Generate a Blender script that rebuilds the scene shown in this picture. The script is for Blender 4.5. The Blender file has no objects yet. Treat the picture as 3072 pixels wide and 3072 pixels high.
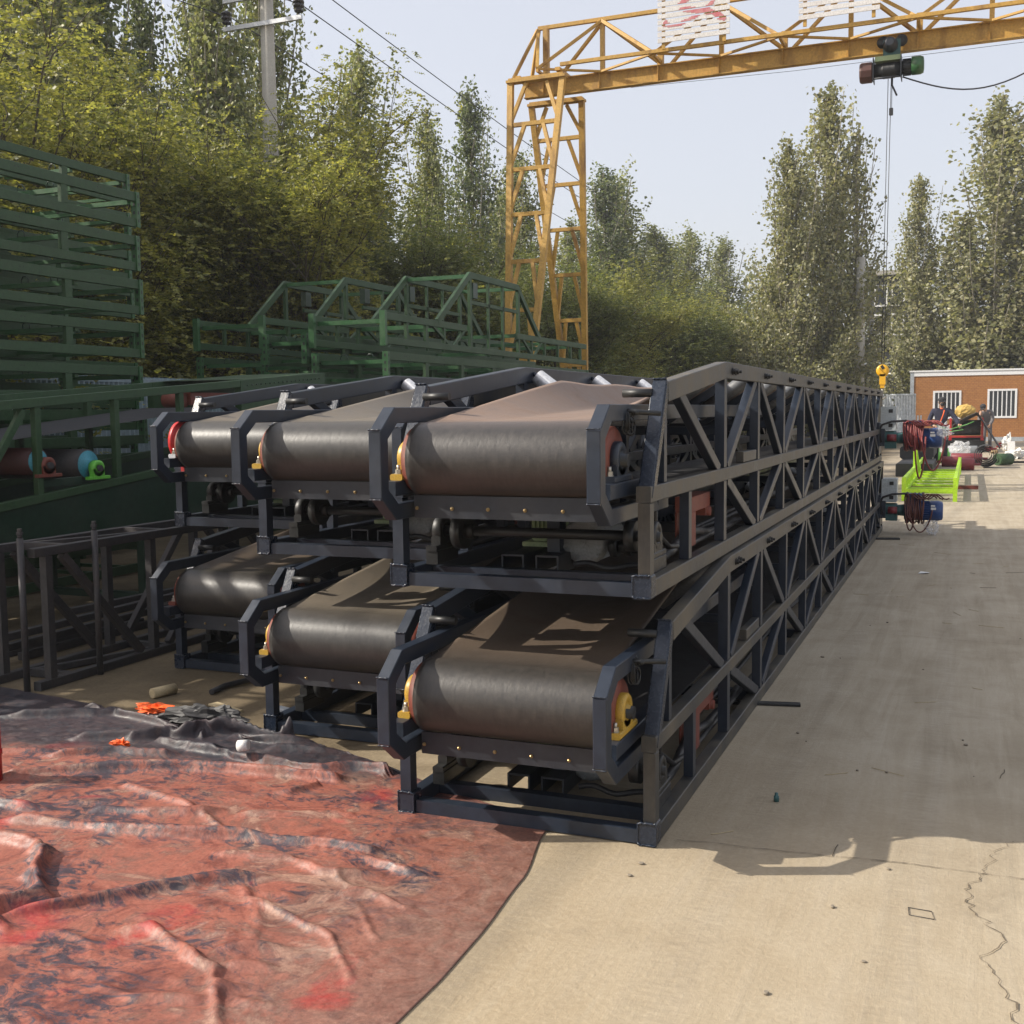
import bpy, math, random
import numpy as np
from mathutils import Vector, Matrix, noise as mnoise
R = math.radians
S = bpy.context.scene
COL = S.collection
random.seed(7)

# ------------------------------------------------------------------ helpers
class MB:
    """collects shapes, builds ONE mesh object"""
    def __init__(s): s.v = []; s.f = []; s.sm = []; s.mi = []; s.m = 0
    def add(s, vs, fs, smooth=False):
        o = len(s.v); s.v += [tuple(v) for v in vs]
        for f in fs:
            s.f.append([i + o for i in f]); s.sm.append(smooth); s.mi.append(s.m)
    def sweep(s, rings, closed=True, caps=True, smooth=False):
        n = len(rings[0]); vs = [p for r in rings for p in r]; fs = []
        for k in range(len(rings) - 1):
            for i in range(n if closed else n - 1):
                j = (i + 1) % n
                fs.append((k * n + i, k * n + j, (k + 1) * n + j, (k + 1) * n + i))
        s.add(vs, fs, smooth)
        if caps and closed:
            o = len(s.v) - len(vs)
            for fc in (list(range(n))[::-1], [len(vs) - n + i for i in range(n)]):
                s.f.append([o + i for i in fc]); s.sm.append(False); s.mi.append(s.m)
    def bar(s, p, q, w, h, up=(0, 0, 1), c=.003):
        p = Vector(p); q = Vector(q); d = (q - p).normalized(); u = Vector(up)
        if abs(d.dot(u)) > .98: u = Vector((0, 1, 0))
        x = d.cross(u).normalized(); z = x.cross(d)
        a, b = w / 2, h / 2; c = min(c, a * .4, b * .4)
        sec = [(-a + c, -b), (a - c, -b), (a, -b + c), (a, b - c), (a - c, b), (-a + c, b), (-a, b - c), (-a, -b + c)]
        s.sweep([[P + x * i + z * j for i, j in sec] for P in (p, q)])
    def box(s, c0, c1, c=.003):
        (x0, y0, z0), (x1, y1, z1) = c0, c1
        s.bar(((x0 + x1) / 2, y0, (z0 + z1) / 2), ((x0 + x1) / 2, y1, (z0 + z1) / 2), abs(x1 - x0), abs(z1 - z0), c=c)
    def tube(s, pts, r, n=10, smooth=True, caps=True, rs=None):
        pts = [Vector(p) for p in pts]; rings = []; prev = None
        for i, p in enumerate(pts):
            d = (pts[min(i + 1, len(pts) - 1)] - pts[max(i - 1, 0)]).normalized()
            if prev is None:
                u = Vector((0, 0, 1)) if abs(d.z) < .9 else Vector((1, 0, 0))
                x = d.cross(u).normalized()
            else:
                x = (prev - d * prev.dot(d)).normalized()
            prev = x; z = d.cross(x); rr = rs[i] if rs else r
            rings.append([p + x * rr * math.cos(2 * math.pi * k / n) + z * rr * math.sin(2 * math.pi * k / n) for k in range(n)])
        s.sweep(rings, smooth=smooth, caps=caps)
    def cyl(s, p, q, r, n=20, smooth=True): s.tube([p, q], r, n, smooth)
    def lathe(s, p, axis, prof, n=24, smooth=True):
        """prof: list of (t along axis, r)"""
        p = Vector(p); d = Vector(axis).normalized(); u = Vector((0, 0, 1)) if abs(d.z) < .9 else Vector((1, 0, 0))
        x = d.cross(u).normalized(); z = d.cross(x)
        s.sweep([[p + d * t + x * r * math.cos(2 * math.pi * k / n) + z * r * math.sin(2 * math.pi * k / n) for k in range(n)] for t, r in prof], smooth=smooth)
    def ribbon(s, path, h, x0, x1, c=.003):
        """mitred rectangular tube along a (y,z) path, extruded over x0..x1"""
        P = [Vector(p) for p in path]; up = []; dn = []
        for i, p in enumerate(P):
            ds = []
            if i: ds.append((P[i] - P[i - 1]).normalized())
            if i < len(P) - 1: ds.append((P[i + 1] - P[i]).normalized())
            ns = [Vector((-d.y, d.x)) for d in ds]
            m = ns[0] if len(ns) == 1 else (ns[0] + ns[1]).normalized()
            k = h / 2 / max(.3, m.dot(ns[0])); up.append(p + m * k); dn.append(p - m * k)
        e = c
        def pt(x, a, b, f): q = a + (b - a) * f; return (x, q.x, q.y)
        rings = []
        for a, b in zip(up, dn):
            f = e / (a - b).length
            rings.append([pt(x0, a, b, f), pt(x0 + e, a, b, 0), pt(x1 - e, a, b, 0), pt(x1, a, b, f), pt(x1, a, b, 1 - f), pt(x1 - e, a, b, 1), pt(x0 + e, a, b, 1), pt(x0, a, b, 1 - f)])
        s.sweep(rings)
    def quad(s, a, b, c, d): s.add([a, b, c, d], [(0, 1, 2, 3)])
    def ball(s, c, r, n=10, sc=(1, 1, 1)):
        c = Vector(c); rings = []
        for i in range(1, n):
            t = math.pi * i / n
            rings.append([(c.x + r * sc[0] * math.sin(t) * math.cos(2 * math.pi * k / (2 * n)), c.y + r * sc[1] * math.sin(t) * math.sin(2 * math.pi * k / (2 * n)), c.z - r * sc[2] * math.cos(t)) for k in range(2 * n)])
        s.sweep(rings, smooth=True)
    def build(s, name, mat=None, parent=None, loc=None):
        me = bpy.data.meshes.new(name); me.from_pydata(s.v, [], s.f)
        me.polygons.foreach_set('use_smooth', s.sm)
        mats = mat if isinstance(mat, (list, tuple)) else [mat]
        for m in mats:
            if m: me.materials.append(m)
        if len(mats) > 1: me.polygons.foreach_set('material_index', s.mi)
        me.update()
        return link(bpy.data.objects.new(name, me), parent, loc)

def link(o, parent=None, loc=None):
    COL.objects.link(o)
    if parent: o.parent = parent
    if loc is not None: o.location = loc
    return o
def tag(o, label=None, cat=None, group=None, kind=None):
    if label: o['label'] = label
    if cat: o['category'] = cat
    if group: o['group'] = group
    if kind: o['kind'] = kind
    return o
def thing(name, label, cat, loc=(0, 0, 0), rz=0, group=None):
    o = bpy.data.objects.new(name, None); COL.objects.link(o); o.location = loc; o.rotation_euler.z = rz
    o.empty_display_size = .1
    return tag(o, label, cat, group)
KIDS = {}
def kids(o):
    return [c for c in o.children]
def copy_tree(o, parent=None):
    c = o.copy(); COL.objects.link(c); c.parent = parent
    for ch in o.children: copy_tree(ch, c)
    return c
def npmesh(name, V, F, mat, parent=None, loc=None, smooth=False):
    """V (n,3), F (m,4) numpy -> mesh object"""
    me = bpy.data.meshes.new(name)
    me.vertices.add(len(V)); me.vertices.foreach_set('co', np.asarray(V, np.float32).ravel())
    k = F.shape[1]
    me.loops.add(F.size); me.loops.foreach_set('vertex_index', F.astype(np.int32).ravel())
    me.polygons.add(len(F)); me.polygons.foreach_set('loop_start', np.arange(0, F.size, k, dtype=np.int32))
    me.polygons.foreach_set('use_smooth', np.full(len(F), smooth))
    for m in (mat if isinstance(mat, (list, tuple)) else [mat]): me.materials.append(m)
    me.update(calc_edges=True)
    return link(bpy.data.objects.new(name, me), parent, loc)
def lerp(a, b, t): return a + (b - a) * t

# ------------------------------------------------------------------ materials
def nodes(name):
    m = bpy.data.materials.new(name); m.use_nodes = True
    nt = m.node_tree; b = nt.nodes['Principled BSDF']
    return m, nt, b
def N(nt, t, **kw):
    n = nt.nodes.new(t)
    for k, v in kw.items(): setattr(n, k, v)
    return n
def noise(nt, vec, scale, detail=6, rough=.6, dist=0):
    n = N(nt, 'ShaderNodeTexNoise'); n.inputs['Scale'].default_value = scale; n.inputs['Detail'].default_value = detail
    n.inputs['Roughness'].default_value = rough; n.inputs['Distortion'].default_value = dist
    nt.links.new(vec, n.inputs['Vector']); return n.outputs['Fac']
def ramp(nt, fac, stops):
    r = N(nt, 'ShaderNodeValToRGB'); e = r.color_ramp.elements
    while len(e) < len(stops): e.new(.5)
    for el, (p, c) in zip(e, stops):
        el.position = p; el.color = (c, c, c, 1) if not hasattr(c, '__len__') else (*c, 1)
    nt.links.new(fac, r.inputs['Fac']); return r.outputs['Color']
def mix(nt, fac, a, b, mode='MIX'):
    n = N(nt, 'ShaderNodeMix', data_type='RGBA', blend_type=mode)
    for sock, v in ((n.inputs[0], fac), (n.inputs[6], a), (n.inputs[7], b)):
        if hasattr(v, 'links') or hasattr(v, 'is_linked'): nt.links.new(v, sock)
        elif hasattr(v, '__len__'): sock.default_value = (*v, 1)
        else: sock.default_value = v
    return n.outputs[2]
def bump(nt, b, h, strength=.3, dist=.01):
    n = N(nt, 'ShaderNodeBump'); n.inputs['Strength'].default_value = strength; n.inputs['Distance'].default_value = dist
    nt.links.new(h, n.inputs['Height']); nt.links.new(n.outputs['Normal'], b.inputs['Normal'])
def pos(nt): return N(nt, 'ShaderNodeNewGeometry').outputs['Position']
def objc(nt): return N(nt, 'ShaderNodeTexCoord').outputs['Object']
def vmul(nt, v, s):
    n = N(nt, 'ShaderNodeVectorMath', operation='MULTIPLY'); nt.links.new(v, n.inputs[0]); n.inputs[1].default_value = s
    return n.outputs[0]
def math_(nt, op, a, b=None, clamp=False):
    n = N(nt, 'ShaderNodeMath', operation=op); n.use_clamp = clamp
    for i, v in enumerate((a, b)):
        if v is None: continue
        if isinstance(v, (int, float)): n.inputs[i].default_value = v
        else: nt.links.new(v, n.inputs[i])
    return n.outputs[0]
def paint(name, c, rough=.4, dust=(.16, .13, .09), amt=.3, lo=.45, hi=.75, scale=3., metal=0., spec=.5, streak=False, bmp=.06):
    m, nt, b = nodes(name); p = pos(nt)
    if streak: p2 = vmul(nt, p, (1, 1, .25))
    else: p2 = p
    f = noise(nt, p2, scale, 8, .65); f2 = noise(nt, p, scale * 9, 4, .6)
    g = ramp(nt, f, [(lo, 0.), (hi, 1.)])
    g2 = math_(nt, 'MULTIPLY', g, math_(nt, 'ADD', .45, math_(nt, 'MULTIPLY', f2, 1.0)), True)
    k = math_(nt, 'MULTIPLY', g2, amt)
    v = ramp(nt, f2, [(.3, tuple(x * .8 for x in c)), (.7, tuple(min(1, x * 1.2) for x in c))])
    nt.links.new(mix(nt, k, v, dust), b.inputs['Base Color'])
    nt.links.new(math_(nt, 'ADD', rough - .08, math_(nt, 'MULTIPLY', math_(nt, 'ADD', f2, g), .2)), b.inputs['Roughness'])
    b.inputs['Metallic'].default_value = metal; b.inputs['Specular IOR Level'].default_value = spec
    bump(nt, b, f2, bmp, .004)
    return m
M = {}
M['navy'] = paint('navy_paint', (.016, .023, .037), .34, (.10, .09, .075), .16, .48, .85, 2.2)
M['navy_dust_bounce'] = paint('navy_paint_dust_bounce', (.020, .024, .030), .38, (.19, .155, .10), .60, .38, .70, 3.4, streak=True)  # tan of lit ground reflected on the shaded side, painted in with dust
M['navy_gloss'] = paint('navy_paint_gloss', (.014, .021, .036), .24, (.12, .11, .09), .12, .5, .8, 9, bmp=.25)
M['weld'] = paint('weld_bead_paint', (.05, .06, .075), .2, (.3, .3, .3), .5, .4, .7, 60, bmp=.6)
M['dark_plate'] = paint('dark_plate', (.014, .018, .026), .38, (.09, .08, .065), .25, .4, .8, 4)
M['black_metal'] = paint('black_metal', (.010, .011, .012), .4, (.05, .045, .035), .3, .4, .8, 6)
M['galv'] = paint('galvanized', (.62, .63, .65), .38, (.4, .38, .34), .3, .4, .8, 8, metal=.6)
M['gear_brown'] = paint('gear_case_brown', (.085, .032, .024), .55, (.06, .05, .04), .5, .4, .75, 8)
M['roller_grey'] = paint('galvanized_dim', (.16, .165, .17), .4, (.12, .11, .09), .4, .4, .8, 8, metal=.5)  # dimmer light on the right-hand rollers put into a darker galvanized colour
M['bolt'] = paint('zinc_bolt', (.5, .48, .42), .3, (.2, .16, .1), .4, .4, .7, 40, metal=.8)
M['brass'] = paint('brass_bolt', (.34, .25, .12), .3, (.2, .16, .1), .3, .4, .7, 40, metal=.8)
M['rust_red'] = paint('red_primer', (.17, .036, .02), .55, (.12, .09, .07), .4, .45, .75, 6)
M['red_bright'] = paint('red_paint', (.48, .02, .02), .4, (.2, .1, .08), .25, .5, .8, 5)
M['yellow_paint'] = paint('yellow_casting', (.46, .28, .035), .4, (.2, .14, .05), .4, .5, .75, 18)
M['yellow_hook'] = paint('yellow_hook', (.75, .40, .015), .4, (.15, .09, .02), .45, .55, .75, 10)
M['crane'] = paint('crane_yellow', (.47, .275, .055), .5, (.14, .06, .025), .8, .52, .70, 3.0, streak=True, bmp=.15)
M['green'] = paint('green_paint', (.028, .066, .026), .42, (.07, .085, .05), .25, .42, .8, 3, spec=.35)
M['green_lit'] = paint('green_paint_lit', (.030, .098, .034), .35, (.14, .16, .10), .3, .45, .8, 5)  # sunlight on frame bars put into a brighter green; hoist motor end shares it
M['green_dark'] = paint('green_panel', (.014, .036, .021), .33, (.07, .07, .05), .25, .45, .8, 2)
M['raw_steel'] = paint('raw_steel', (.046, .045, .047), .5, (.13, .10, .08), .4, .42, .75, 5, metal=.3)
M['drum_dark'] = paint('dark_red_drum', (.06, .014, .012), .5, (.05, .04, .03), .4, .4, .8, 5)
M['lime'] = paint('lime_paint', (.38, .62, .02), .4, (.3, .4, .05), .3, .5, .8, 4)
M['blue_motor'] = paint('blue_motor', (.022, .06, .19), .35, (.1, .1, .1), .25, .5, .8, 7)
M['teal'] = paint('teal_gearbox', (.03, .10, .10), .4, (.08, .08, .06), .35, .45, .8, 7)
M['cyan'] = paint('cyan_disc', (.05, .28, .36), .45, (.08, .1, .08), .3, .45, .8, 9)
M['apple'] = paint('apple_green', (.14, .5, .05), .4, (.1, .15, .05), .3, .5, .8, 12)
M['palegreen'] = paint('pale_green', (.30, .38, .20), .5, (.15, .13, .08), .3, .45, .8, 9)
M['grey_motor'] = paint('grey_motor_cap', (.26, .27, .27), .45, (.1, .09, .07), .4, .4, .8, 10)
M['grey_box'] = paint('grey_cabinet', (.42, .46, .47), .4, (.3, .28, .22), .3, .45, .8, 5)
M['rope_red'] = paint('red_sheath', (.20, .022, .02), .45, (.12, .05, .04), .5, .4, .7, 30)
M['rope_brown'] = paint('brown_sheath', (.11, .03, .022), .5, (.1, .06, .05), .5, .4, .7, 30)
M['cable'] = paint('black_cable', (.018, .018, .02), .45, (.08, .07, .06), .3, .45, .8, 20)
M['concrete_pole'] = paint('concrete_pole', (.42, .40, .35), .8, (.3, .27, .22), .4, .4, .7, 6)
M['insulator'] = paint('black_insulator', (.03, .026, .028), .25, (.06, .05, .05), .2, .5, .8, 9)
M['white_slat'] = paint('white_slat', (.66, .64, .62), .6, (.42, .36, .30), .4, .45, .8, 4)
M['red_letter'] = paint('red_letter', (.50, .13, .15), .6, (.6, .45, .42), .6, .4, .7, 6)
M['grey_trim'] = paint('grey_trim', (.36, .39, .42), .5, (.3, .28, .24), .3, .45, .8, 2)
M['white_frame'] = paint('white_frame', (.8, .8, .8), .4, (.6, .58, .52), .3, .5, .8, 4)
M['fence_white'] = paint('fence_white', (.74, .77, .77), .5, (.4, .38, .33), .35, .45, .8, 1.2)
M['fence_blue'] = paint('fence_blue', (.34, .43, .48), .5, (.3, .3, .27), .35, .45, .8, 1.5)
M['bldg_dark'] = paint('building_dark', (.045, .047, .05), .6, (.1, .1, .09), .4, .45, .8, .6)
M['bldg_band'] = paint('building_band', (.40, .38, .34), .7, (.25, .23, .2), .4, .45, .8, .6)
M['bark_pale'] = paint('pale_bark', (.30, .28, .22), .85, (.12, .10, .07), .7, .45, .6, 5, bmp=.5)
M['bark'] = paint('brown_bark', (.10, .085, .06), .9, (.05, .04, .03), .6, .45, .6, 7, bmp=.5)
M['black_rubber'] = paint('black_rubber', (.022, .022, .024), .55, (.09, .08, .07), .35, .42, .8, 3)
M['wood'] = paint('timber', (.30, .21, .11), .8, (.12, .08, .05), .4, .4, .7, 8)
M['debris_tan'] = paint('dry_straw', (.46, .37, .22), .8, (.2, .15, .1), .3, .4, .7, 14)
M['stone'] = paint('stone', (.2, .17, .13), .85, (.3, .25, .18), .5, .4, .7, 14)
M['paper'] = paint('white_paper', (.7, .7, .68), .7, (.5, .45, .4), .3, .4, .7, 10)
M['orange'] = paint('orange_sheet', (.85, .13, .02), .5, (.3, .05, .02), .3, .5, .8, 9)
M['yellow_bag'] = paint('yellow_bag', (.5, .33, .08), .6, (.4, .25, .06), .3, .4, .8, 6)
M['skin'] = paint('skin', (.42, .25, .17), .55, (.35, .2, .14), .2, .5, .8, 12)
M['cloth_navy'] = paint('navy_cloth', (.022, .024, .05), .85, (.06, .06, .07), .4, .4, .7, 9)
M['cloth_grey'] = paint('grey_cloth', (.13, .12, .125), .85, (.2, .18, .16), .4, .4, .7, 9)
M['cloth_dark'] = paint('dark_cloth', (.025, .025, .028), .85, (.06, .06, .06), .4, .4, .7, 9)
M['shoe'] = paint('shoe', (.03, .026, .022), .6, (.12, .1, .08), .4, .4, .7, 9)
M['dirt_dark'] = paint('soil_in_crack', (.15, .118, .08), .95, (.05, .04, .03), .5, .4, .7, 20)
M['pole_green'] = paint('green_rod', (.08, .26, .05), .5, (.1, .15, .05), .3, .4, .7, 9)
M['red_drum'] = paint('red_roller', (.19, .025, .03), .4, (.15, .06, .05), .3, .45, .8, 6)

def belt_mat(name, c1, c2, dustc, amt, y0=-.12, y1=.25):
    m, nt, b = nodes(name); o = objc(nt)
    f = noise(nt, o, 5, 10, .65, .4); f2 = noise(nt, vmul(nt, o, (3, 1.2, 1)), 22, 6, .7)
    base = ramp(nt, f2, [(.3, c1), (.72, c2)])
    sep = N(nt, 'ShaderNodeSeparateXYZ'); nt.links.new(o, sep.inputs[0])
    mr = N(nt, 'ShaderNodeMapRange'); nt.links.new(sep.outputs['Y'], mr.inputs[0])
    mr.inputs[1].default_value = y0; mr.inputs[2].default_value = y1
    d = math_(nt, 'MULTIPLY', mr.outputs[0], ramp(nt, f, [(.25, .35), (.62, 1.)]))
    d = math_(nt, 'MULTIPLY', d, amt)
    dust = ramp(nt, f, [(.35, dustc), (.7, tuple(x * .55 for x in dustc))])
    nt.links.new(mix(nt, d, base, dust), b.inputs['Base Color'])
    r = math_(nt, 'ADD', .28, math_(nt, 'MULTIPLY', math_(nt, 'ADD', f2, d), .24)); nt.links.new(r, b.inputs['Roughness'])
    b.inputs['Specular IOR Level'].default_value = .55
    bump(nt, b, math_(nt, 'ADD', f, math_(nt, 'MULTIPLY', f2, .5)), .25, .006)
    return m
M['belt'] = belt_mat('conveyor_belt', (.024, .023, .022), (.046, .043, .039), (.24, .195, .14), .8, -.13, .10)
M['belt_pink'] = belt_mat('conveyor_belt_red_dust', (.026, .024, .023), (.050, .044, .040), (.31, .205, .145), .95, -.12, .10)
M['belt_dark'] = belt_mat('conveyor_belt_brown', (.026, .024, .022), (.048, .042, .036), (.15, .105, .07), .85, -.08, .2)

def leaf_mat(name, cols, trans=.35, rough=.42):
    m, nt, b = nodes(name)
    rnd = N(nt, 'ShaderNodeNewGeometry').outputs['Random Per Island']
    p = pos(nt); n1 = noise(nt, p, .55, 3, .6)
    col = ramp(nt, rnd, [(i / (len(cols) - 1), c) for i, c in enumerate(cols)])
    var = ramp(nt, n1, [(.3, .7), (.7, 1.35)])
    col = mix(nt, 1.0, col, var, 'MULTIPLY')
    nt.links.new(col, b.inputs['Base Color']); b.inputs['Roughness'].default_value = rough
    t = N(nt, 'ShaderNodeBsdfTranslucent'); nt.links.new(mix(nt, 1.0, col, (1.5, 1.55, .8), 'MULTIPLY'), t.inputs['Color'])
    ms = N(nt, 'ShaderNodeMixShader'); ms.inputs[0].default_value = trans
    nt.links.new(b.outputs[0], ms.inputs[1]); nt.links.new(t.outputs[0], ms.inputs[2])
    nt.links.new(ms.outputs[0], nt.nodes['Material Output'].inputs['Surface'])
    return m
M['poplar_leaf'] = leaf_mat('poplar_leaf', [(.09, .112, .052), (.165, .185, .09), (.31, .32, .19), (.23, .22, .09)])
M['poplar_leaf_olive'] = leaf_mat('poplar_leaf_olive', [(.105, .115, .055), (.19, .19, .098), (.34, .33, .20), (.25, .22, .11)])
M['poplar_leaf_dark'] = leaf_mat('poplar_leaf_dark', [(.07, .095, .05), (.125, .15, .08), (.22, .24, .14)])
M['locust_leaf'] = leaf_mat('locust_leaf', [(.10, .118, .042), (.19, .195, .066), (.28, .27, .09), (.36, .33, .09)], .42, .5)
M['locust_leaf_dark'] = leaf_mat('locust_leaf_dark', [(.085, .11, .046), (.145, .165, .066), (.25, .255, .10)], .42, .5)
M['far_leaf'] = leaf_mat('far_leaf', [(.06, .08, .035), (.10, .115, .05), (.15, .14, .07)])

# ------------------------------------------------------------------ setting: ground
def ground_mat():
    m, nt, b = nodes('concrete_yard'); p = pos(nt)
    a = noise(nt, p, .35, 6, .6, .3); c = noise(nt, p, 2.2, 8, .65, .5); f = noise(nt, p, 45, 6, .75)
    trk = noise(nt, vmul(nt, p, (5.5, .35, 1)), 1.6, 8, .7, .8)
    gr = N(nt, 'ShaderNodeTexVoronoi'); gr.inputs['Scale'].default_value = 60; nt.links.new(p, gr.inputs['Vector'])
    base = ramp(nt, math_(nt, 'ADD', math_(nt, 'MULTIPLY', a, .5), math_(nt, 'MULTIPLY', c, .5)), [(.33, (.28, .205, .120)), (.5, (.36, .278, .172)), (.68, (.415, .338, .228))])
    base = mix(nt, math_(nt, 'MULTIPLY', ramp(nt, trk, [(.5, 0.), (.68, 1.)]), .28), base, (.25, .20, .145))
    base = mix(nt, math_(nt, 'MULTIPLY', ramp(nt, trk, [(.3, 1.), (.42, 0.)]), .3), base, (.46, .41, .315))
    base = mix(nt, .45, base, ramp(nt, f, [(.25, (.20, .16, .11)), (.55, (.36, .30, .215)), (.8, (.52, .45, .34))]))
    sp = ramp(nt, gr.outputs['Distance'], [(.06, 1.), (.11, 0.)])
    pick = ramp(nt, noise(nt, p, 9, 2, .5), [(.55, 0.), (.66, 1.)])
    base = mix(nt, math_(nt, 'MULTIPLY', math_(nt, 'MULTIPLY', sp, pick), .6), base, (.5, .43, .32))
    sep0 = N(nt, 'ShaderNodeSeparateXYZ'); nt.links.new(p, sep0.inputs[0])
    gy = N(nt, 'ShaderNodeMapRange'); nt.links.new(math_(nt, 'ADD', math_(nt, 'MULTIPLY', sep0.outputs['X'], .55), math_(nt, 'ADD', math_(nt, 'MULTIPLY', sep0.outputs['Y'], .45), math_(nt, 'MULTIPLY', a, 1.6))), gy.inputs[0]); gy.inputs[1].default_value = .35; gy.inputs[2].default_value = 1.9   # sandy near the tarpaulin, greyer up the yard
    grey = ramp(nt, math_(nt, 'ADD', math_(nt, 'MULTIPLY', trk, .55), math_(nt, 'MULTIPLY', c, .45)), [(.36, (.275, .235, .175)), (.5, (.375, .328, .252)), (.62, (.45, .40, .318))])
    base = mix(nt, math_(nt, 'MULTIPLY', gy.outputs[0], .68), base, grey)
    tyre = N(nt, 'ShaderNodeTexWave'); tyre.inputs['Scale'].default_value = .55; tyre.inputs['Distortion'].default_value = 3.5; tyre.inputs['Detail'].default_value = 3; tyre.inputs['Detail Scale'].default_value = .4; nt.links.new(vmul(nt, p, (1, .12, 1)), tyre.inputs['Vector'])
    tm = math_(nt, 'MULTIPLY', ramp(nt, tyre.outputs['Fac'], [(.80, 0.), (.93, 1.)]), ramp(nt, noise(nt, vmul(nt, p, (1, 6, 1)), 7, 5, .7), [(.42, 0.), (.6, 1.)]))
    base = mix(nt, math_(nt, 'MULTIPLY', tm, .16), base, (.15, .13, .105))
    stn = ramp(nt, noise(nt, p, 1.3, 6, .68, 1.2), [(.60, 0.), (.74, 1.)]); base = mix(nt, math_(nt, 'MULTIPLY', stn, .35), base, (.17, .14, .10))
    # brown dirt spread left of the row of conveyors
    sep = N(nt, 'ShaderNodeSeparateXYZ'); nt.links.new(p, sep.inputs[0])
    mr = N(nt, 'ShaderNodeMapRange'); nt.links.new(math_(nt, 'ADD', sep.outputs['X'], math_(nt, 'MULTIPLY', c, 1.2)), mr.inputs[0])
    mr.inputs[1].default_value = -1.2; mr.inputs[2].default_value = -.3; mr.inputs[3].default_value = 1; mr.inputs[4].default_value = 0
    dirt = ramp(nt, math_(nt, 'ADD', math_(nt, 'MULTIPLY', c, .6), math_(nt, 'MULTIPLY', f, .4)), [(.35, (.065, .05, .03)), (.6, (.16, .12, .07)), (.75, (.25, .19, .115))])
    base = mix(nt, math_(nt, 'MULTIPLY', mr.outputs[0], .9), base, dirt)
    nt.links.new(base, b.inputs['Base Color']); b.inputs['Roughness'].default_value = .88; b.inputs['Specular IOR Level'].default_value = .25
    bump(nt, b, math_(nt, 'ADD', math_(nt, 'MULTIPLY', f, .6), math_(nt, 'ADD', math_(nt, 'MULTIPLY', c, .8), math_(nt, 'MULTIPLY', trk, .6))), .55, .012)
    return m
M['ground'] = ground_mat()
g = MB(); nx, ny = 1, 1
g.quad((-400, -60, 0), (400, -60, 0), (400, 700, 0), (-400, 700, 0))
tag(g.build('ground', M['ground']), kind='structure')

def strip(name, pts, w, seed, label, kind=None, mat='dirt_dark', z=.004, jit=.02):
    rnd = random.Random(seed); P = []
    for i in range(len(pts) - 1):
        a, b = Vector(pts[i]).to_2d(), Vector(pts[i + 1]).to_2d(); n = max(2, int((b - a).length / .018))
        for k in range(n): P.append(a.lerp(b, k / n))
    P.append(Vector(pts[-1]).to_2d()); m = MB(); L = []; off = 0
    for i, p in enumerate(P):
        off = off * .75 + rnd.gauss(0, jit * .5)
        d = (P[min(i + 1, len(P) - 1)] - P[max(i - 1, 0)]).normalized(); n = Vector((-d.y, d.x)); q = p + n * off
        ww = w * (.35 + rnd.random() * 1.1); L.append(((q.x + n.x * ww, q.y + n.y * ww, z), (q.x - n.x * ww * rnd.random(), q.y - n.y * ww * rnd.random(), z)))
    for i in range(len(L) - 1): m.quad(L[i][0], L[i + 1][0], L[i + 1][1], L[i][1])
    return tag(m.build(name, M[mat]), label, None, None, 'structure')
strip('ground_crack', [(1.093, .159), (1.065, -.033), (1.106, -.242), (1.154, -.318), (1.133, -.467), (1.137, -.596), (1.167, -.734), (1.22, -.95), (1.2, -1.4)], .0024, 3, 'jagged crack running across the pale concrete')
strip('ground_crack', [(1.093, .16), (1.15, .33), (1.19, .45), (1.3, .62)], .0018, 5, 'thin branch of the crack')
strip('ground_joint', [(.05, .10), (.4, .125), (.8, .155), (1.25, .17), (2.6, .24)], .0022, 6, 'saw cut joint across the concrete', jit=.004)
strip('ground_joint', [(.02, 4.42), (1.0, 4.30), (2.2, 4.2)], .0022, 8, 'saw cut joint across the concrete', jit=.004)

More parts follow.
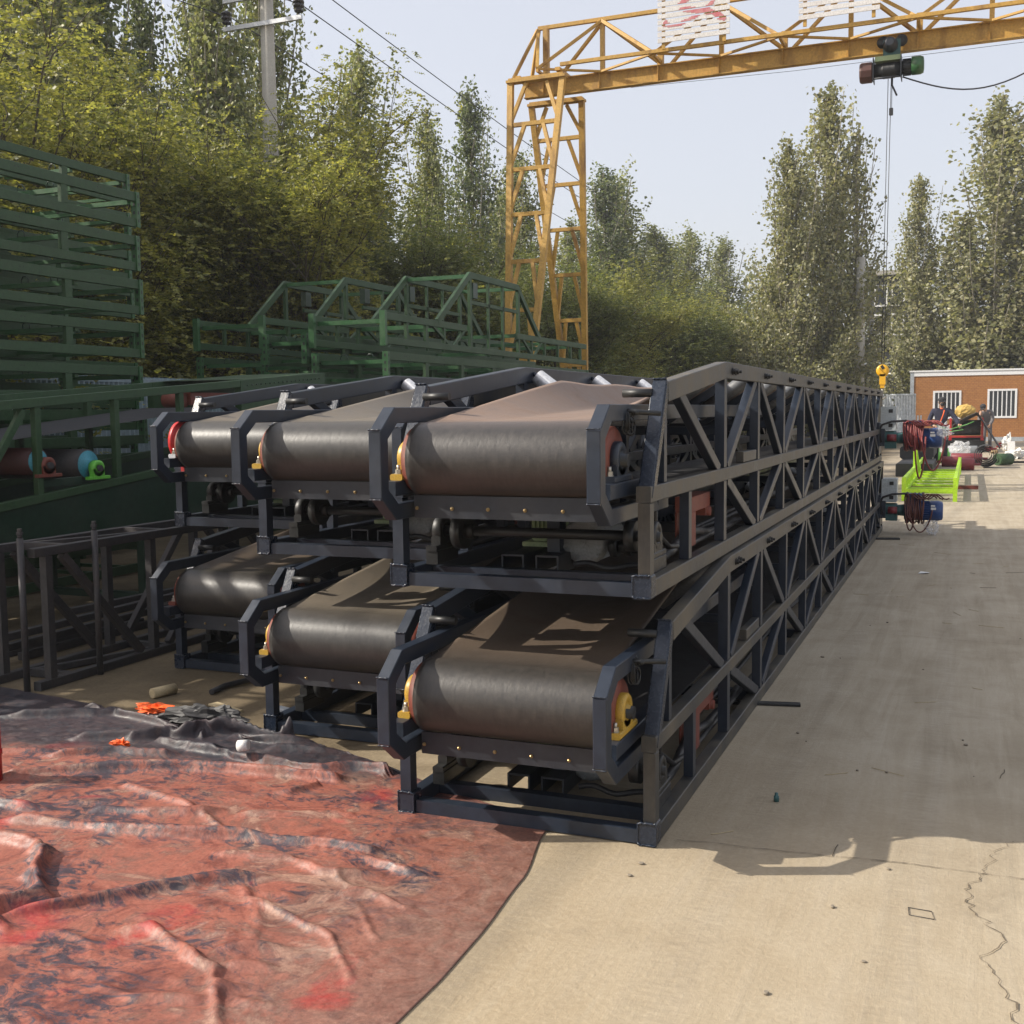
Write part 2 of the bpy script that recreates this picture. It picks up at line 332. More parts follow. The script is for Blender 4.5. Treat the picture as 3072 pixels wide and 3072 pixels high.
# ------------------------------------------------------------------ the six truss conveyors
W, H, L = 1.06, .911, 11.45
VY = [1.36 + .9 * k for k in range(12)]
def conveyor_proto():
    root = thing('belt_conveyor', 'x', 'belt conveyor', (0, 0, 0), 0, 'black belt conveyors stacked two high')
    # shared sub-part meshes of the side truss
    def unit(name, fn, mat=M['navy']):
        mb = MB(); fn(mb); o = mb.build(name, mat); me = o.data; bpy.data.objects.remove(o); return me
    up_t = unit('upright', lambda m: m.box((-.0225, -.03, .414), (.0225, .03, .834)))
    up_b = unit('upright', lambda m: m.box((-.0225, -.03, .069), (.0225, .03, .353)))
    def dg(z0, z1, y0, y1):
        return lambda m: m.ribbon([(y0, z0), (y1, z1)], .052, -.0205, .0205)
    br = [unit('brace', dg(.412, .836, .075, .825)), unit('brace', dg(.836, .412, .075, .825)),
          unit('brace', dg(.067, .355, .075, .825)), unit('brace', dg(.355, .067, .075, .825))]
    br0 = unit('brace', dg(.78, .412, .44, 1.25))
    post = unit('front_post', lambda m: m.box((-.02, .002, .088), (.0255, .056, .352)))
    stub = unit('rail_stub', lambda m: m.box((-.02, 1.83, .416), (.02, 2.20, .47)))
    def capf(m):
        m.box((-.04, -.003, 0), (.029, .068, .088), .005)
        rnd = random.Random(2)
        for z in (.006, .087):
            m.tube([(-.04 + .069 * t / 14, -.004, z + rnd.uniform(-.003, .003)) for t in range(15)], .004, 6, rs=[rnd.uniform(.0025, .006) for _ in range(15)])
        for x in (-.04, .029):
            m.tube([(x, -.003, .005 + .083 * t / 14) for t in range(15)], .004, 6, rs=[rnd.uniform(.002, .0045) for _ in range(15)])
    cap = unit('corner_cap', capf, M['navy_gloss'])
    def endf(m):
        m.ribbon([(.045, .375), (.262, .79)], .058, -.0265, .0265)
        rnd = random.Random(4)
        for x in (-.027, .027):
            m.tube([(x, .02 + .217 * t / 20, .37 + .42 * t / 20) for t in range(21)], .003, 5, rs=[rnd.uniform(.0015, .0035) for _ in range(21)])
        m.tube([(-.027 + .054 * t / 9, .232, .806) for t in range(10)], .004, 5, rs=[rnd.uniform(.002, .005) for _ in range(10)])
    endp = unit('end_post', endf, M['navy_gloss'])
    fv = unit('upright', lambda m: m.box((-.02, .225, .414), (.02, .265, .735)))
    lv = unit('upright', lambda m: m.box((-.02, .63, .069), (.02, .68, .353)))
    def boltf(m):
        m.lathe((0, 0, 0), (1, 0, 0), [(-.004, .013), (-.004, .017), (.004, .017), (.004, .013), (.016, .013), (.016, .007), (.030, .007)], 8, False)
    bolt = unit('bolt', boltf, M['bolt'])
    def side(x, s):
        m = MB(); w = .0275
        m.ribbon([(.07, .035), (L, .035)], .066, -w, w)
        m.ribbon([(.004, .3835), (L, .3835)], .06, -w, w)
        m.ribbon([(.262, .757), (1.36, .8705), (L, .8705)], .078, -w, w)
        m.box((-.024, L - .06, .07), (.024, L - .002, .352)); m.box((-.024, L - .06, .415), (.024, L - .002, .832))
        o = m.build('side_truss', M['navy'], root, (x, 0, 0))
        def sub(name, me, loc=(0, 0, 0)):
            c = link(bpy.data.objects.new(name, me), o, loc); return c
        sub('front_post', post); sub('end_post', endp); sub('upright', fv); sub('upright', lv); sub('brace', br0); sub('rail_stub', stub)
        cp = sub('corner_cap', cap)
        for ob in (cp,):
            if s < 0: ob.scale.x = -1
        for k, y in enumerate(VY[:11]):
            sub('upright', up_t, (0, y, 0)); sub('upright', up_b, (0, y, 0))
            sub('brace', br[0 if k % 2 == 0 else 1], (0, y, 0)); sub('brace', br[3 if k % 2 == 0 else 2], (0, y, 0))
            for dy in (-.038, .038):
                b = sub('bolt', bolt, (s * .028, y + .17 + .015 * (k % 3) + dy, .868))
                if s < 0: b.scale.x = -1
        return o
    side(-.0275, 1); side(-W + .0275, -1)
    def part(name, mat, fn, parent=root):
        m = MB(); fn(m); return m.build(name, mat, parent)
    xi, xo = -W + .072, -.072
    part('cross_beam', M['navy'], lambda m: m.box((xi, .006, .006), (xo, .060, .058)))
    part('cross_beam', M['navy'], lambda m: m.box((-W + .057, .25, .0), (-.057, .30, .052)))
    for y in (2.2, 4.0, 6.7, 9.4, 11.38):
        part('cross_beam', M['navy'], lambda m: m.box((-W + .057, y, .005), (-.057, y + .05, .06)))
    # head brackets: C shaped tube plates that carry the drum
    def brk(x0):
        def fn(m):
            m.ribbon([(3.0, .68), (-.175, .68), (-.272, .605), (-.272, .39), (-.175, .315), (.62, .315)], .060, x0, x0 + .050)
            rnd = random.Random(int(x0 * 1000))
            for a, b in (((-.303, .627), (x0, x0 + .05)), ((-.303, .370), (x0, x0 + .05))):
                m.tube([(lerp(b[0], b[1], t / 9), a[0], a[1]) for t in range(10)], .004, 5, rs=[rnd.uniform(.002, .005) for _ in range(10)])
        return fn
    for x0 in (-.142, -.982):
        part('head_bracket', M['navy'], brk(x0))
        part('bearing_rail', M['navy'], lambda m: m.box((x0 - .004, -.2, .376), (x0 + .054, .55, .432)))
        part('tension_pin', M['black_metal'], lambda m: m.cyl((-.05 if x0 > -.5 else -W + .05, .215, .752), (-.165 if x0 > -.5 else -W + .165, .215, .752), .016, 14))
    # drum and belt
    cy, cz, r = -.03, .508, .128
    part('drum', M['rust_red'], lambda m: (m.lathe((-.932, cy, cz), (1, 0, 0), [(0, .05), (0, r - .012), (.006, r - .004), (.05, r - .004), (.05, r - .004), (.752, r - .004), (.802, r - .004), (.808, r - .012), (.808, .05)], 48), None))
    part('drum_shaft', M['black_metal'], lambda m: m.cyl((-.995, cy, cz), (-.072, cy, cz), .024, 18))
    def beltf():
        nxn, rows = 36, []
        for k in range(0, 29):                                   # wrap round the drum, from underneath to the top
            a = -math.pi / 2 - math.pi * 1.06 * k / 28
            rows.append(('w', cy + (r + .004) * math.cos(a), cz + (r + .004) * math.sin(a)))
        y = rows[-1][1]
        ys = [y + .04 + .05 * i for i in range(30)] + [1.6 + .25 * i for i in range(38)]
        for yy in ys: rows.append(('t', yy, 0))
        V = []
        for kind, yy, zz in rows:
            for i in range(nxn + 1):
                t = i / nxn * 2 - 1; x = -.535 + t * .366
                if kind == 'w': V.append((x, yy, zz)); continue
                e = min(1, max(0, (yy - .0) / 1.42)); e = e * e * (3 - 2 * e) * .1 + e * .9
                top = cz + r + .004
                zc = top + .045 * e
                wing = max(0, abs(t) - .36) / .64
                z = zc + .148 * e * wing
                x = -.535 + t * .366 * (1 - .12 * e * wing)
                sag = .012 * math.sin((yy - 1.45) * math.pi) ** 2 if yy > 1.45 else 0
                V.append((x, yy, z - sag))
        n = nxn + 1; nr = len(rows)
        F = [(k * n + i, k * n + i + 1, (k + 1) * n + i + 1, (k + 1) * n + i) for k in range(nr - 1) for i in range(nxn)]
        o = npmesh('belt', np.array(V), np.array(F), M['belt'], root, smooth=True)
        md = o.modifiers.new('thickness', 'SOLIDIFY'); md.thickness = .011; md.offset = 1
        return o
    beltf()
    part('return_belt', M['black_rubber'], lambda m: m.ribbon([(-.02, cz - r + .006), (.9, .30), (L - .1, .30)], .010, -.9, -.17))
    # plate under the drum and its bolts
    pl = part('scraper_plate', M['dark_plate'], lambda m: (m.box((-.905, -.094, .288), (-.135, -.086, .374)), m.box((-.905, -.086, .288), (-.135, -.05, .296))))
    for i in range(6):
        part('bolt', M['brass'], lambda m: m.lathe((-.893 + .148 * i, -.094, .325), (0, -1, 0), [(0, .0075), (.004, .0075), (.004, .005), (.008, .005), (.010, .0025)], 8, False), pl)
    # bearings (pillow blocks)
    def pillow(m, x, y, z, d, s=1.):
        m.lathe((x - .022 * s, y, z), (1, 0, 0), [(0, .03 * s), (0, .058 * s), (.006, .064 * s), (.038 * s, .064 * s), (.044 * s, .058 * s), (.044 * s, .036 * s), (.04 * s, .034 * s), (.04 * s, .02 * s), (.056 * s, .02 * s)], 28)
        m.box((x - .022 * s, y - .064 * s, z - .075 * s), (x + .022 * s, y + .064 * s, z - .02 * s), .006)
        m.box((x - .026 * s, y - .11 * s, z - .082 * s), (x + .026 * s, y + .11 * s, z - .058 * s), .006)
    for x in (-.957, -.117):
        be = part('drum_bearing', M['yellow_paint'], lambda m: pillow(m, x, cy, cz + .006, 1))
        for dy in (-.088, .088):
            part('bearing_bolt', M['bolt'], lambda m: (m.lathe((x, cy + dy, .455), (0, 0, 1), [(0, .016), (.004, .016), (.004, .013), (.018, .013)], 6, False), m.cyl((x, cy + dy, .47), (x, cy + dy, .49), .007, 10)), be)
    # drive shaft, sprocket discs, lower bearings
    part('drive_shaft', M['black_metal'], lambda m: (m.cyl((-.99, .28, .20), (-.05, .28, .20), .021, 16), m.cyl((-.90, .28, .20), (-.86, .28, .20), .075, 26), m.cyl((-.17, .28, .20), (-.13, .28, .20), .06, 22), m.cyl((-.86, .28, .20), (-.82, .28, .20), .032, 20)))
    for x in (-.97, -.065):
        part('shaft_bearing', M['black_metal'], lambda m: (pillow(m, x, .28, .20, 1, .95), m.box((x - .026, .18, .068), (x + .026, .38, .123))))
    # gear motor facing the front, on two channels
    def motor(m):
        c = (-.415, .47, .150)
        m.lathe(c, (0, 1, 0), [(0, .02), (0, .080), (.006, .094), (.03, .098), (.035, .102), (.05, .102), (.05, .09), (.30, .09), (.30, .05)], 40)
        for k in range(6):
            a = k * math.pi / 3 + .3; q = (c[0] + .082 * math.cos(a), c[1] + .003, c[2] + .082 * math.sin(a))
            m.lathe(q, (0, -1, 0), [(0, .011), (.006, .011), (.006, .006), (.012, .006)], 8, False)
        for k in range(20):
            a = k * math.pi / 10; x, z = math.cos(a), math.sin(a)
            m.bar((c[0] + x * .09, c[1] + .07, c[2] + z * .09), (c[0] + x * .09, c[1] + .29, c[2] + z * .09), .004, .02, (x, 0, z))
    mo = part('gear_motor', M['grey_motor'], motor)
    cu = bpy.data.curves.new('motor_marking', 'FONT'); cu.body = 'Ex'; cu.size = .062; cu.extrude = .003; cu.align_x = 'CENTER'
    to = bpy.data.objects.new('t', cu); COL.objects.link(to); bpy.context.view_layer.update()
    me = bpy.data.meshes.new_from_object(to.evaluated_get(bpy.context.evaluated_depsgraph_get())); bpy.data.objects.remove(to)
    me.materials.clear(); me.materials.append(M['grey_motor'])
    tx = link(bpy.data.objects.new('motor_marking', me), mo); tx.rotation_euler = (R(90), R(75), 0); tx.location = (-.425, .4685, .150)
    cap2 = part('coupling', M['black_metal'], lambda m: (m.cyl((-.31, .50, .13), (-.17, .50, .13), .028, 14), m.cyl((-.30, .50, .13), (-.27, .50, .13), .045, 18), m.cyl((-.24, .50, .13), (-.21, .50, .13), .04, 18)))
    for x in (-.72, -.57):
        part('motor_channel', M['dark_plate'], lambda m: (m.box((x, .32, .030), (x + .008, 1.9, .104)), m.box((x + .092, .32, .030), (x + .10, 1.9, .104)), m.box((x + .008, .32, .096), (x + .092, 1.9, .104))))
    part('motor_stand', M['navy'], lambda m: m.box((-.555, .42, .106), (-.50, .50, .25)))
    part('gearbox', M['palegreen'], lambda m: (m.box((-.70, .62, .125), (-.61, .85, .27), .01), m.box((-.73, .58, .106), (-.585, .88, .126)), [m.box((-.69 + .02 * i, .608, .14), (-.682 + .02 * i, .62, .26)) for i in range(4)]))
    part('roller_bracket', M['rust_red'], lambda m: (m.box((-.14, .93, .235), (-.065, 1.30, .305)), m.box((-.14, .93, .085), (-.132, 1.02, .235)), m.box((-.075, .93, .085), (-.068, 1.02, .235)), m.box((-.14, 1.22, .2), (-.068, 1.30, .235)), m.cyl((-.15, 1.27, .215), (-.055, 1.27, .215), .022, 14)))
    rnd = random.Random(11)
    part('hose', M['cable'], lambda m: (m.tube([(-.42 + .033 * i, .36 + .012 * math.sin(i * .9), .066 + .008 * math.sin(i)) for i in range(11)], .012, 8), m.tube([(-.10 + .01 * math.sin(i * 1.3), .42 + .13 * i, .09 + .05 * math.exp(-((i - 5) / 2) ** 2)) for i in range(14)], .02, 10)))
    part('drop_cable', M['cable'], lambda m: (m.tube([(-.1, .45, .33), (-.12, .5, .2), (-.09, .62, .12), (-.08, .9, .095), (-.085, 2.6, .09)], .012, 8), m.tube([(-.2 + .012 * math.sin(i * .5), 1.3 + .3 * i, .09) for i in range(28)], .013, 8), m.tube([(-.22 + .012 * math.sin(i * .6 + 1), 1.3 + .3 * i, .10) for i in range(28)], .013, 8)))
    # troughing idlers
    for k in range(11):
        y = 1.45 + .95 * k
        def idl(m, a, b): m.lathe(a, Vector(b) - Vector(a), [(0, .012), (0, .036), (.005, .040), ((Vector(b) - Vector(a)).length - .005, .040), ((Vector(b) - Vector(a)).length, .036), ((Vector(b) - Vector(a)).length, .012)], 18)
        part('idler_roller', M['galv'], lambda m: idl(m, (-.985, y, .865), (-.70, y, .655)))
        part('idler_roller', M['roller_grey'], lambda m: idl(m, (-.085, y, .865), (-.37, y, .655)))
        if k < 2:
            part('idler_roller', M['galv'], lambda m: idl(m, (-.675, y, .650), (-.395, y, .650)))
        part('idler_bracket', M['navy'], lambda m: (m.bar((-1.0, y + .05, .80), (-.69, y + .05, .60), .03, .04), m.bar((-.06, y + .05, .80), (-.38, y + .05, .60), .03, .04), m.bar((-1.0, y + .05, .585), (-.06, y + .05, .585), .04, .04), m.cyl((-1.005, y, .88), (-.98, y, .862), .012, 8), m.cyl((-.055, y, .88), (-.09, y, .862), .012, 8)))
    # coil of tie wire on the right bracket
    def coil(m):
        rnd = random.Random(21)
        m.cyl((-.135, -.06, .672), (-.135, .10, .690), .011, 12); m.cyl((-.10, .02, .685), (.01, .10, .675), .010, 10)
        for k in range(12):
            c = Vector((-.088 + rnd.uniform(-.012, .012), .03 + rnd.uniform(-.02, .03), .655 - .012 * (k % 3))); rr = rnd.uniform(.022, .034); t = rnd.uniform(-.5, .5)
            m.tube([c + Vector((math.sin(t) * rr * math.cos(a), rr * math.cos(a) * .6, rr * math.sin(a) - .008)) for a in [i * math.pi / 8 for i in range(17)]], .0026, 5)
        for k in range(9):
            m.ball((-.085 + rnd.uniform(-.02, .02), .04 + rnd.uniform(-.03, .03), .68 + rnd.uniform(-.012, .012)), .012, 5)
    part('tie_wire', M['black_metal'], coil)
    return root
proto = conveyor_proto()
def setmat(o, m):
    o.material_slots[0].link = 'OBJECT'; o.material_slots[0].material = m
CONV = [  # location, label, belt, left bearing, right bearing, side with dust and painted bounce light
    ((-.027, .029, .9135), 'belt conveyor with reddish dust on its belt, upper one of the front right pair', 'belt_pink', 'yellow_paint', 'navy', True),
    ((0, 0, 0), 'belt conveyor on the concrete at front right, yellow bearings both sides of its drum', 'belt_dark', 'yellow_paint', 'yellow_paint', False),
    ((-1.148, .729, .9135), 'belt conveyor with tan dusty belt, middle one of the upper tier', 'belt', 'yellow_paint', 'navy', False),
    ((-1.18, .784, 0), 'belt conveyor on the ground between two others, tarpaulin edge at its feet', 'belt', 'yellow_paint', 'navy', False),
    ((-2.481, 1.764, .9135), 'belt conveyor of the upper tier nearest the green machines, red disc beside its drum', 'belt', 'galv', 'navy', False),
    ((-2.555, 1.80, 0), 'shaded belt conveyor on the ground beside the bare steel truss', 'belt_dark', 'rust_red', 'navy', False)]
for i, (loc, lab, bm, lb, rb, dusty) in enumerate(CONV):
    o = proto if i == 0 else copy_tree(proto)
    o.location = loc; o['label'] = lab
    if i == 1: BEARS = None
    bs = [c for c in o.children if c.name.startswith('drum_bearing')]
    setmat(bs[0], M[lb]); setmat(bs[1], M[rb])
    for c in o.children:
        if c.name.startswith('belt'): setmat(c, M[bm])
    st = [c for c in o.children if c.name.startswith('side_truss')]
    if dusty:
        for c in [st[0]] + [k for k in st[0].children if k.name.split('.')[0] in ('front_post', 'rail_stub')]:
            setmat(c, M['navy_dust_bounce'])
        for k in st[0].children:
            if k.name.startswith('bolt'): setmat(k, M['black_metal'])
    if i == 4:
        m = MB(); m.lathe((-.995, .0, .53), (1, 0, 0), [(0, .02), (0, .125), (.03, .125), (.03, .02)], 32); m.box((-.99, -.02, .33), (-.965, .06, .41))
        m.build('red_disc', M['red_bright'], o)
# drive motors and cabinets at the far ends of the two right-hand conveyors
def drive_end(root, sheath, wrapped):
    y, z = 11.12, .30
    m = MB(); m.box((.004, y - .06, .40), (.19, y + .22, .70), .012); cab = m.build('control_cabinet', M['grey_box'], root)
    m = MB()
    for zz in (.46, .64): m.box((.10, y - .066, zz - .02), (.15, y - .060, zz + .025))
    m.build('cabinet_hinge', M['black_metal'], cab)
    m = MB(); m.box((-.06, y - .2, .10), (.0, y + .2, .5)); m.box((0, y - .1, .20), (.06, y + .1, .42)); m.build('drive_mount', M['navy'], root)
    m = MB(); m.lathe((.03, y, z), (1, 0, 0), [(0, .05), (0, .085), (.02, .09), (.16, .09), (.17, .07), (.25, .075), (.255, .125), (.275, .125), (.28, .1)], 28); m.box((.06, y - .09, z - .13), (.2, y + .09, z - .05)); m.build('gear_reducer', M['teal'], root)
    m = MB(); m.cyl((.09, y - .1, z + .005), (.20, y - .1, z + .005), .045, 14); m.build('gear_plug', M['red_drum'], root)
    m = MB(); m.lathe((.28, y, z), (1, 0, 0), [(0, .05), (0, .112), (.02, .118), (.03, .11), (.30, .11), (.31, .125), (.40, .128), (.45, .115), (.46, .09), (.46, .03)], 32)
    for k in range(26):
        a = k * math.pi / 13; cx, sx = math.cos(a), math.sin(a)
        m.bar((.31, y + cx * .112, z + sx * .112), (.58, y + cx * .112, z + sx * .112), .005, .022, (0, cx, sx))
    mt = m.build('drive_motor', M['blue_motor'], root)
    m = MB(); m.box((.30, y - .07, z + .115), (.48, y + .07, z + .19), .008); m.box((.29, y - .08, z + .19), (.49, y + .08, z + .215), .008); m.build('terminal_box', M['blue_motor'], mt)
    m = MB(); m.box((.60, y - .1285, z + .02), (.66, y - .124, z + .05)); m.box((.60, y - .123, z + .06), (.65, y - .116, z + .08)); m.build('rating_plate', M['paper'], mt)
    m = MB(); m.tube([(.02, y - .1, z - .05), (-.01, y - .13, z + .1), (.03, y - .14, z + .17), (.14, y - .13, z + .21), (.32, y - .1, z + .22)], .014, 8); m.build('power_cable', M['cable'], root)
convs = [o for o in bpy.data.objects if o.name.startswith('belt_conveyor')]
convs.sort(key=lambda o: o.name)
UR, LR = convs[0], convs[1]
drive_end(UR, None, True); drive_end(LR, None, False)
def rope_bundle(loc, mat, seed, label, loops, thick):
    rnd = random.Random(seed); m = MB(); y, z = 11.12, .30
    for k in range(17):
        x = .30 + .22 * (k / 17) + rnd.uniform(-.01, .01); rr = rnd.uniform(.142, .165)
        m.tube([(x + .012 * math.sin(a * 2 + k), y + rr * math.cos(a) * 1.0, z + (rr + (.06 if math.sin(a) > .6 else 0)) * math.sin(a)) for a in [i * math.pi / 11 for i in range(23)]], thick, 6)
    for (x0, x1, zb) in loops:
        m.tube([(lerp(x0, x1, t / 16), y - .165 - .03 * math.sin(t * .4), z + .02 - (zb) * math.sin(math.pi * t / 16) ** .7) for t in range(17)], thick, 7)
    for k in range(4):
        x = .3 + .07 * k
        m.tube([(x + .3 * t / 10, y - .13 + .02 * math.sin(t + k), z + .185 + .03 * math.sin(t * .9 + k)) for t in range(11)], thick, 6)
    o = m.build('rope_coil', mat, None, loc); return tag(o, label, 'rope')
rope_bundle(UR.location, M['rope_red'], 3, 'bright red sheathed line wound over the upper drive motor', [(.42, .55, .52), (.50, .78, .42), (.33, .44, .12)], .011)
rope_bundle(LR.location, M['rope_brown'], 5, 'brown red sheathed line wound over the lower drive motor, loops near the ground', [(.30, .42, .26), (.34, .62, .28), (.32, .40, .12)], .009)
def crumple(name, c, s, seed, mat, n=14, amp=.5):
    rnd = random.Random(seed); m = MB(); off = Vector((rnd.random() * 50, rnd.random() * 50, 0)); rings = []
    for i in range(1, n):
        t = math.pi * i / n; ring = []
        for k in range(2 * n):
            a = math.pi * k / n; d = Vector((math.sin(t) * math.cos(a), math.sin(t) * math.sin(a), -math.cos(t)))
            q = 1 + amp * (abs(mnoise.noise(d * 2.2 + off)) * 1.6 - .45) + amp * .5 * mnoise.noise(d * 6 + off)
            ring.append((c[0] + d.x * s[0] * q, c[1] + d.y * s[1] * q, c[2] + d.z * s[2] * q))
        rings.append(ring)
    m.sweep(rings); return m.build(name, mat)
mp, nt, b = nodes('clear_film'); b.inputs['Base Color'].default_value = (.75, .76, .78, 1); b.inputs['Roughness'].default_value = .25; b.inputs['Alpha'].default_value = .28
M['film'] = mp
tag(crumple('plastic_film', (.62, 11.05, .10), (.085, .08, .10), 3, M['film'], amp=.8), 'crumpled clear plastic film hanging under the lower motor', 'plastic film')
tag(crumple('plastic_film', (.72, 11.09, 1.30), (.09, .10, .09), 4, M['film'], amp=.8), 'crumpled clear plastic film on the end of the upper motor', 'plastic film')

# ------------------------------------------------------------------ green roller frames in stacks
def frame_meshes(Wf, Lf, hh=.35):
    """returns the part meshes of one green frame (base at z=0, right front corner at origin)"""
    P = []
    def part(name, fn, mat):
        m = MB(); fn(m); o = m.build(name, mat); P.append((name, o.data)); bpy.data.objects.remove(o)
    for x in (-.03, -Wf + .03):
        def sf(m):
            m.box((x - .022, .05, hh - .095), (x + .022, Lf - .05, hh - .002)); m.box((x - .022, .05, .002), (x + .022, Lf - .05, .088))
            n = max(4, round(Lf / .95))
            for i in range(1, n):
                y = Lf * i / n; m.box((x - .020, y - .042, .088), (x + .020, y + .042, hh - .095))
            for i in range(n):
                y = Lf * (i + .45) / n
                for dy in (-.02, .02):
                    m.m = 1; m.cyl((x - .0232, y + dy, hh - .04), (x + .0232, y + dy, hh - .04), .007, 8); m.m = 0
        part('side_rail', sf, [M['green'], M['black_metal']])
        for y0 in (0, Lf - .05):
            def pf(m):
                yo = y0
                m.box((x - .035, yo, 0), (x + .035, yo + .008, hh)); m.box((x - .035, yo + .008, 0), (x - .028, yo + .05, hh)); m.box((x + .028, yo + .008, 0), (x + .035, yo + .05, hh))
                m.m = 1
                for k in range(4):
                    z = .05 + .08 * k; m.box((x - .012, yo - .0015, z), (x + .012, yo + .001, z + .032), .001); m.box((x + .0345, yo + .018, z), (x + .0365, yo + .032, z + .032), .001)  # dark boxes on the face paint the shade of the slot holes
                m.m = 0
            part('end_post', pf, [M['green_lit'], M['black_metal']])
    n = max(4, round(Lf / .95))
    for i in range(n + 1):
        y = min(max(.04, Lf * i / n + .12), Lf - .12)
        part('cross_bar', lambda m: m.box((-Wf + .052, y, hh - .13), (-.052, y + .045, hh - .085)), M['green_lit'])
        y2 = y + .2 if y + .25 < Lf else y - .1
        part('cross_bar', lambda m: m.box((-Wf + .052, y2, .03), (-.052, y2 + .04, .065)), M['green_lit'])
    for i in range(n):
        for fx in (.3, .65):
            def wf(m):
                x = -Wf * fx; y = Lf * i / n + .14
                m.tube([(x - .04, y, hh - .085), (x - .045, y, hh - .05), (x - .02, y, hh - .02), (x + .02, y, hh - .02), (x + .045, y, hh - .05), (x + .04, y, hh - .085)], .006, 6)
            part('roller_clip', wf, M['green_dark'])
    return P
ORD = ['topmost', 'second', 'third', 'fourth', 'fifth', 'sixth', 'seventh', 'eighth', 'ninth', 'tenth']
def frame_stack(meshes, x, y, ztop, pitch, n, what, group, first=0, hh=.35):
    rnd = random.Random(int(x * 100))
    for k in range(first, n):
        z = ztop - hh - pitch * k
        lab = 'green section, %s %s of %s' % (ORD[k], 'layer' if k == 0 else 'from top', what)
        t = thing('conveyor_section', lab, 'steel frame', (x + rnd.uniform(-.02, .02), y + rnd.uniform(-.03, .03), z), rnd.uniform(-.002, .002), group)
        for nm, me in meshes: link(bpy.data.objects.new(nm, me), t)
        if k < n - 1 or z > .03:                                  # cross timbers that carry each layer
            pass
fm_t = frame_meshes(1.05, 6.05); fm_s = frame_meshes(.98, 7.1); fm_n = frame_meshes(.60, 6.5)
frame_stack(fm_t, -6.8, -.67, 3.845, .435, 9, 'tall stack at left edge', 'frames of the near tall stack')
frame_stack(fm_t, -8.1, .75, 4.40, .435, 10, 'tall stack behind the left edge stack', 'frames of the rear tall stack')
# bearers between the layers
def bearers(name, label, x0, x1, ys, zs, h, group):
    pass
frame_stack(fm_s, -5.0, 7.21, 2.29, .435, 5, 'stack under the nearer hump truss', 'frames under the right hump truss')
frame_stack(fm_s, -6.66, 7.3, 2.30, .435, 5, 'stack under the farther hump truss', 'frames under the left hump truss')
frame_stack(fm_n, -6.03, 7.24, 2.53, .435, 4, 'narrow stack between the hump trusses', 'frames of the narrow stack')
def timber_rack(name, label, x0, x1, y0, y1, levels, cat='timber'):
    for j, y in enumerate((y0, y1)):
        m = MB()
        m.bar((x0, y, levels[0][0]), (x1, y, levels[0][0]), .08, levels[0][1])
        o = m.build(name, M['wood'])
        tag(o, label, cat, 'timbers between stacked frames')
# hump trusses on top of the stacks
def hump_truss(x, y, z, Wf, label, Lf=7.1, a=1.38, b=2.36, c=4.02, d=4.9, hump=.65):
    t = thing('hump_truss', label, 'steel truss', (x, y, z), 0, 'green hump trusses')
    hh = .35
    for xx in (-.03, -Wf + .03):
        m = MB()
        m.box((xx - .022, .05, .002), (xx + .022, Lf, .08)); m.box((xx - .022, .05, hh - .08), (xx + .022, a + .85, hh)); m.box((xx - .022, c - .05, hh - .08), (xx + .022, Lf, hh))
        m.ribbon([(a, hh - .02), (b, hh + hump), (c, hh + hump), (d, hh - .02)], .082, xx - .024, xx + .024)
        for yy in (b - .02, c): m.box((xx - .02, yy, .065), (xx + .02, yy + .06, hh + hump - .03))
        for yy in (.55, 1.05, 1.55, 4.55, 5.1, 5.7, 6.3, 6.8): m.box((xx - .018, yy, .065), (xx + .018, yy + .045, hh - .06))
        for p, q in (((1.25, .29), (1.75, .06)), ((2.2, .29), (1.85, .06)), ((4.2, .29), (4.6, .06)), ((5.0, .29), (4.7, .06))): m.ribbon([p, q], .04, xx - .016, xx + .016)
        for yy in (2.95, 3.45): m.box((xx - .016, yy, .065), (xx + .016, yy + .04, hh + hump - .03))
        m.box((xx - .016, 2.4, hh + .28), (xx + .016, 4.0, hh + .33))
        m.build('side_truss', M['green'], t)
        m = MB(); m.box((xx - .05, 2.42, hh + .36), (xx + .03, 2.56, hh + .56)); m.build('gusset_plate', M['green_dark'], t)
        m = MB(); m.box((xx - .035, 0, -.02), (xx + .035, .05, hh + .02)); m.build('end_post', M['green_lit'], t)
    for yy, zz in ((b, hh + hump - .01), (c + .03, hh + hump - .01), (b, hh - .03), (c, hh - .03), (.1, hh - .09), (1.1, hh - .09), (3.2, .03), (5.1, hh - .09), (6.2, hh - .09)):
        m = MB(); m.box((-Wf + .055, yy, zz - .025), (-.055, yy + .05, zz + .025)); m.build('cross_bar', M['green_lit'], t)
    return t
hump_truss(-5.0, 7.21, 2.37, .98, 'green truss with a raised hump, the nearer one left of the yellow crane leg')
hump_truss(-6.66, 7.3, 2.39, 1.0, 'green truss with a raised hump, behind the nearer one and further from the crane', a=1.1, b=1.95, c=3.4, d=4.3, hump=.62)

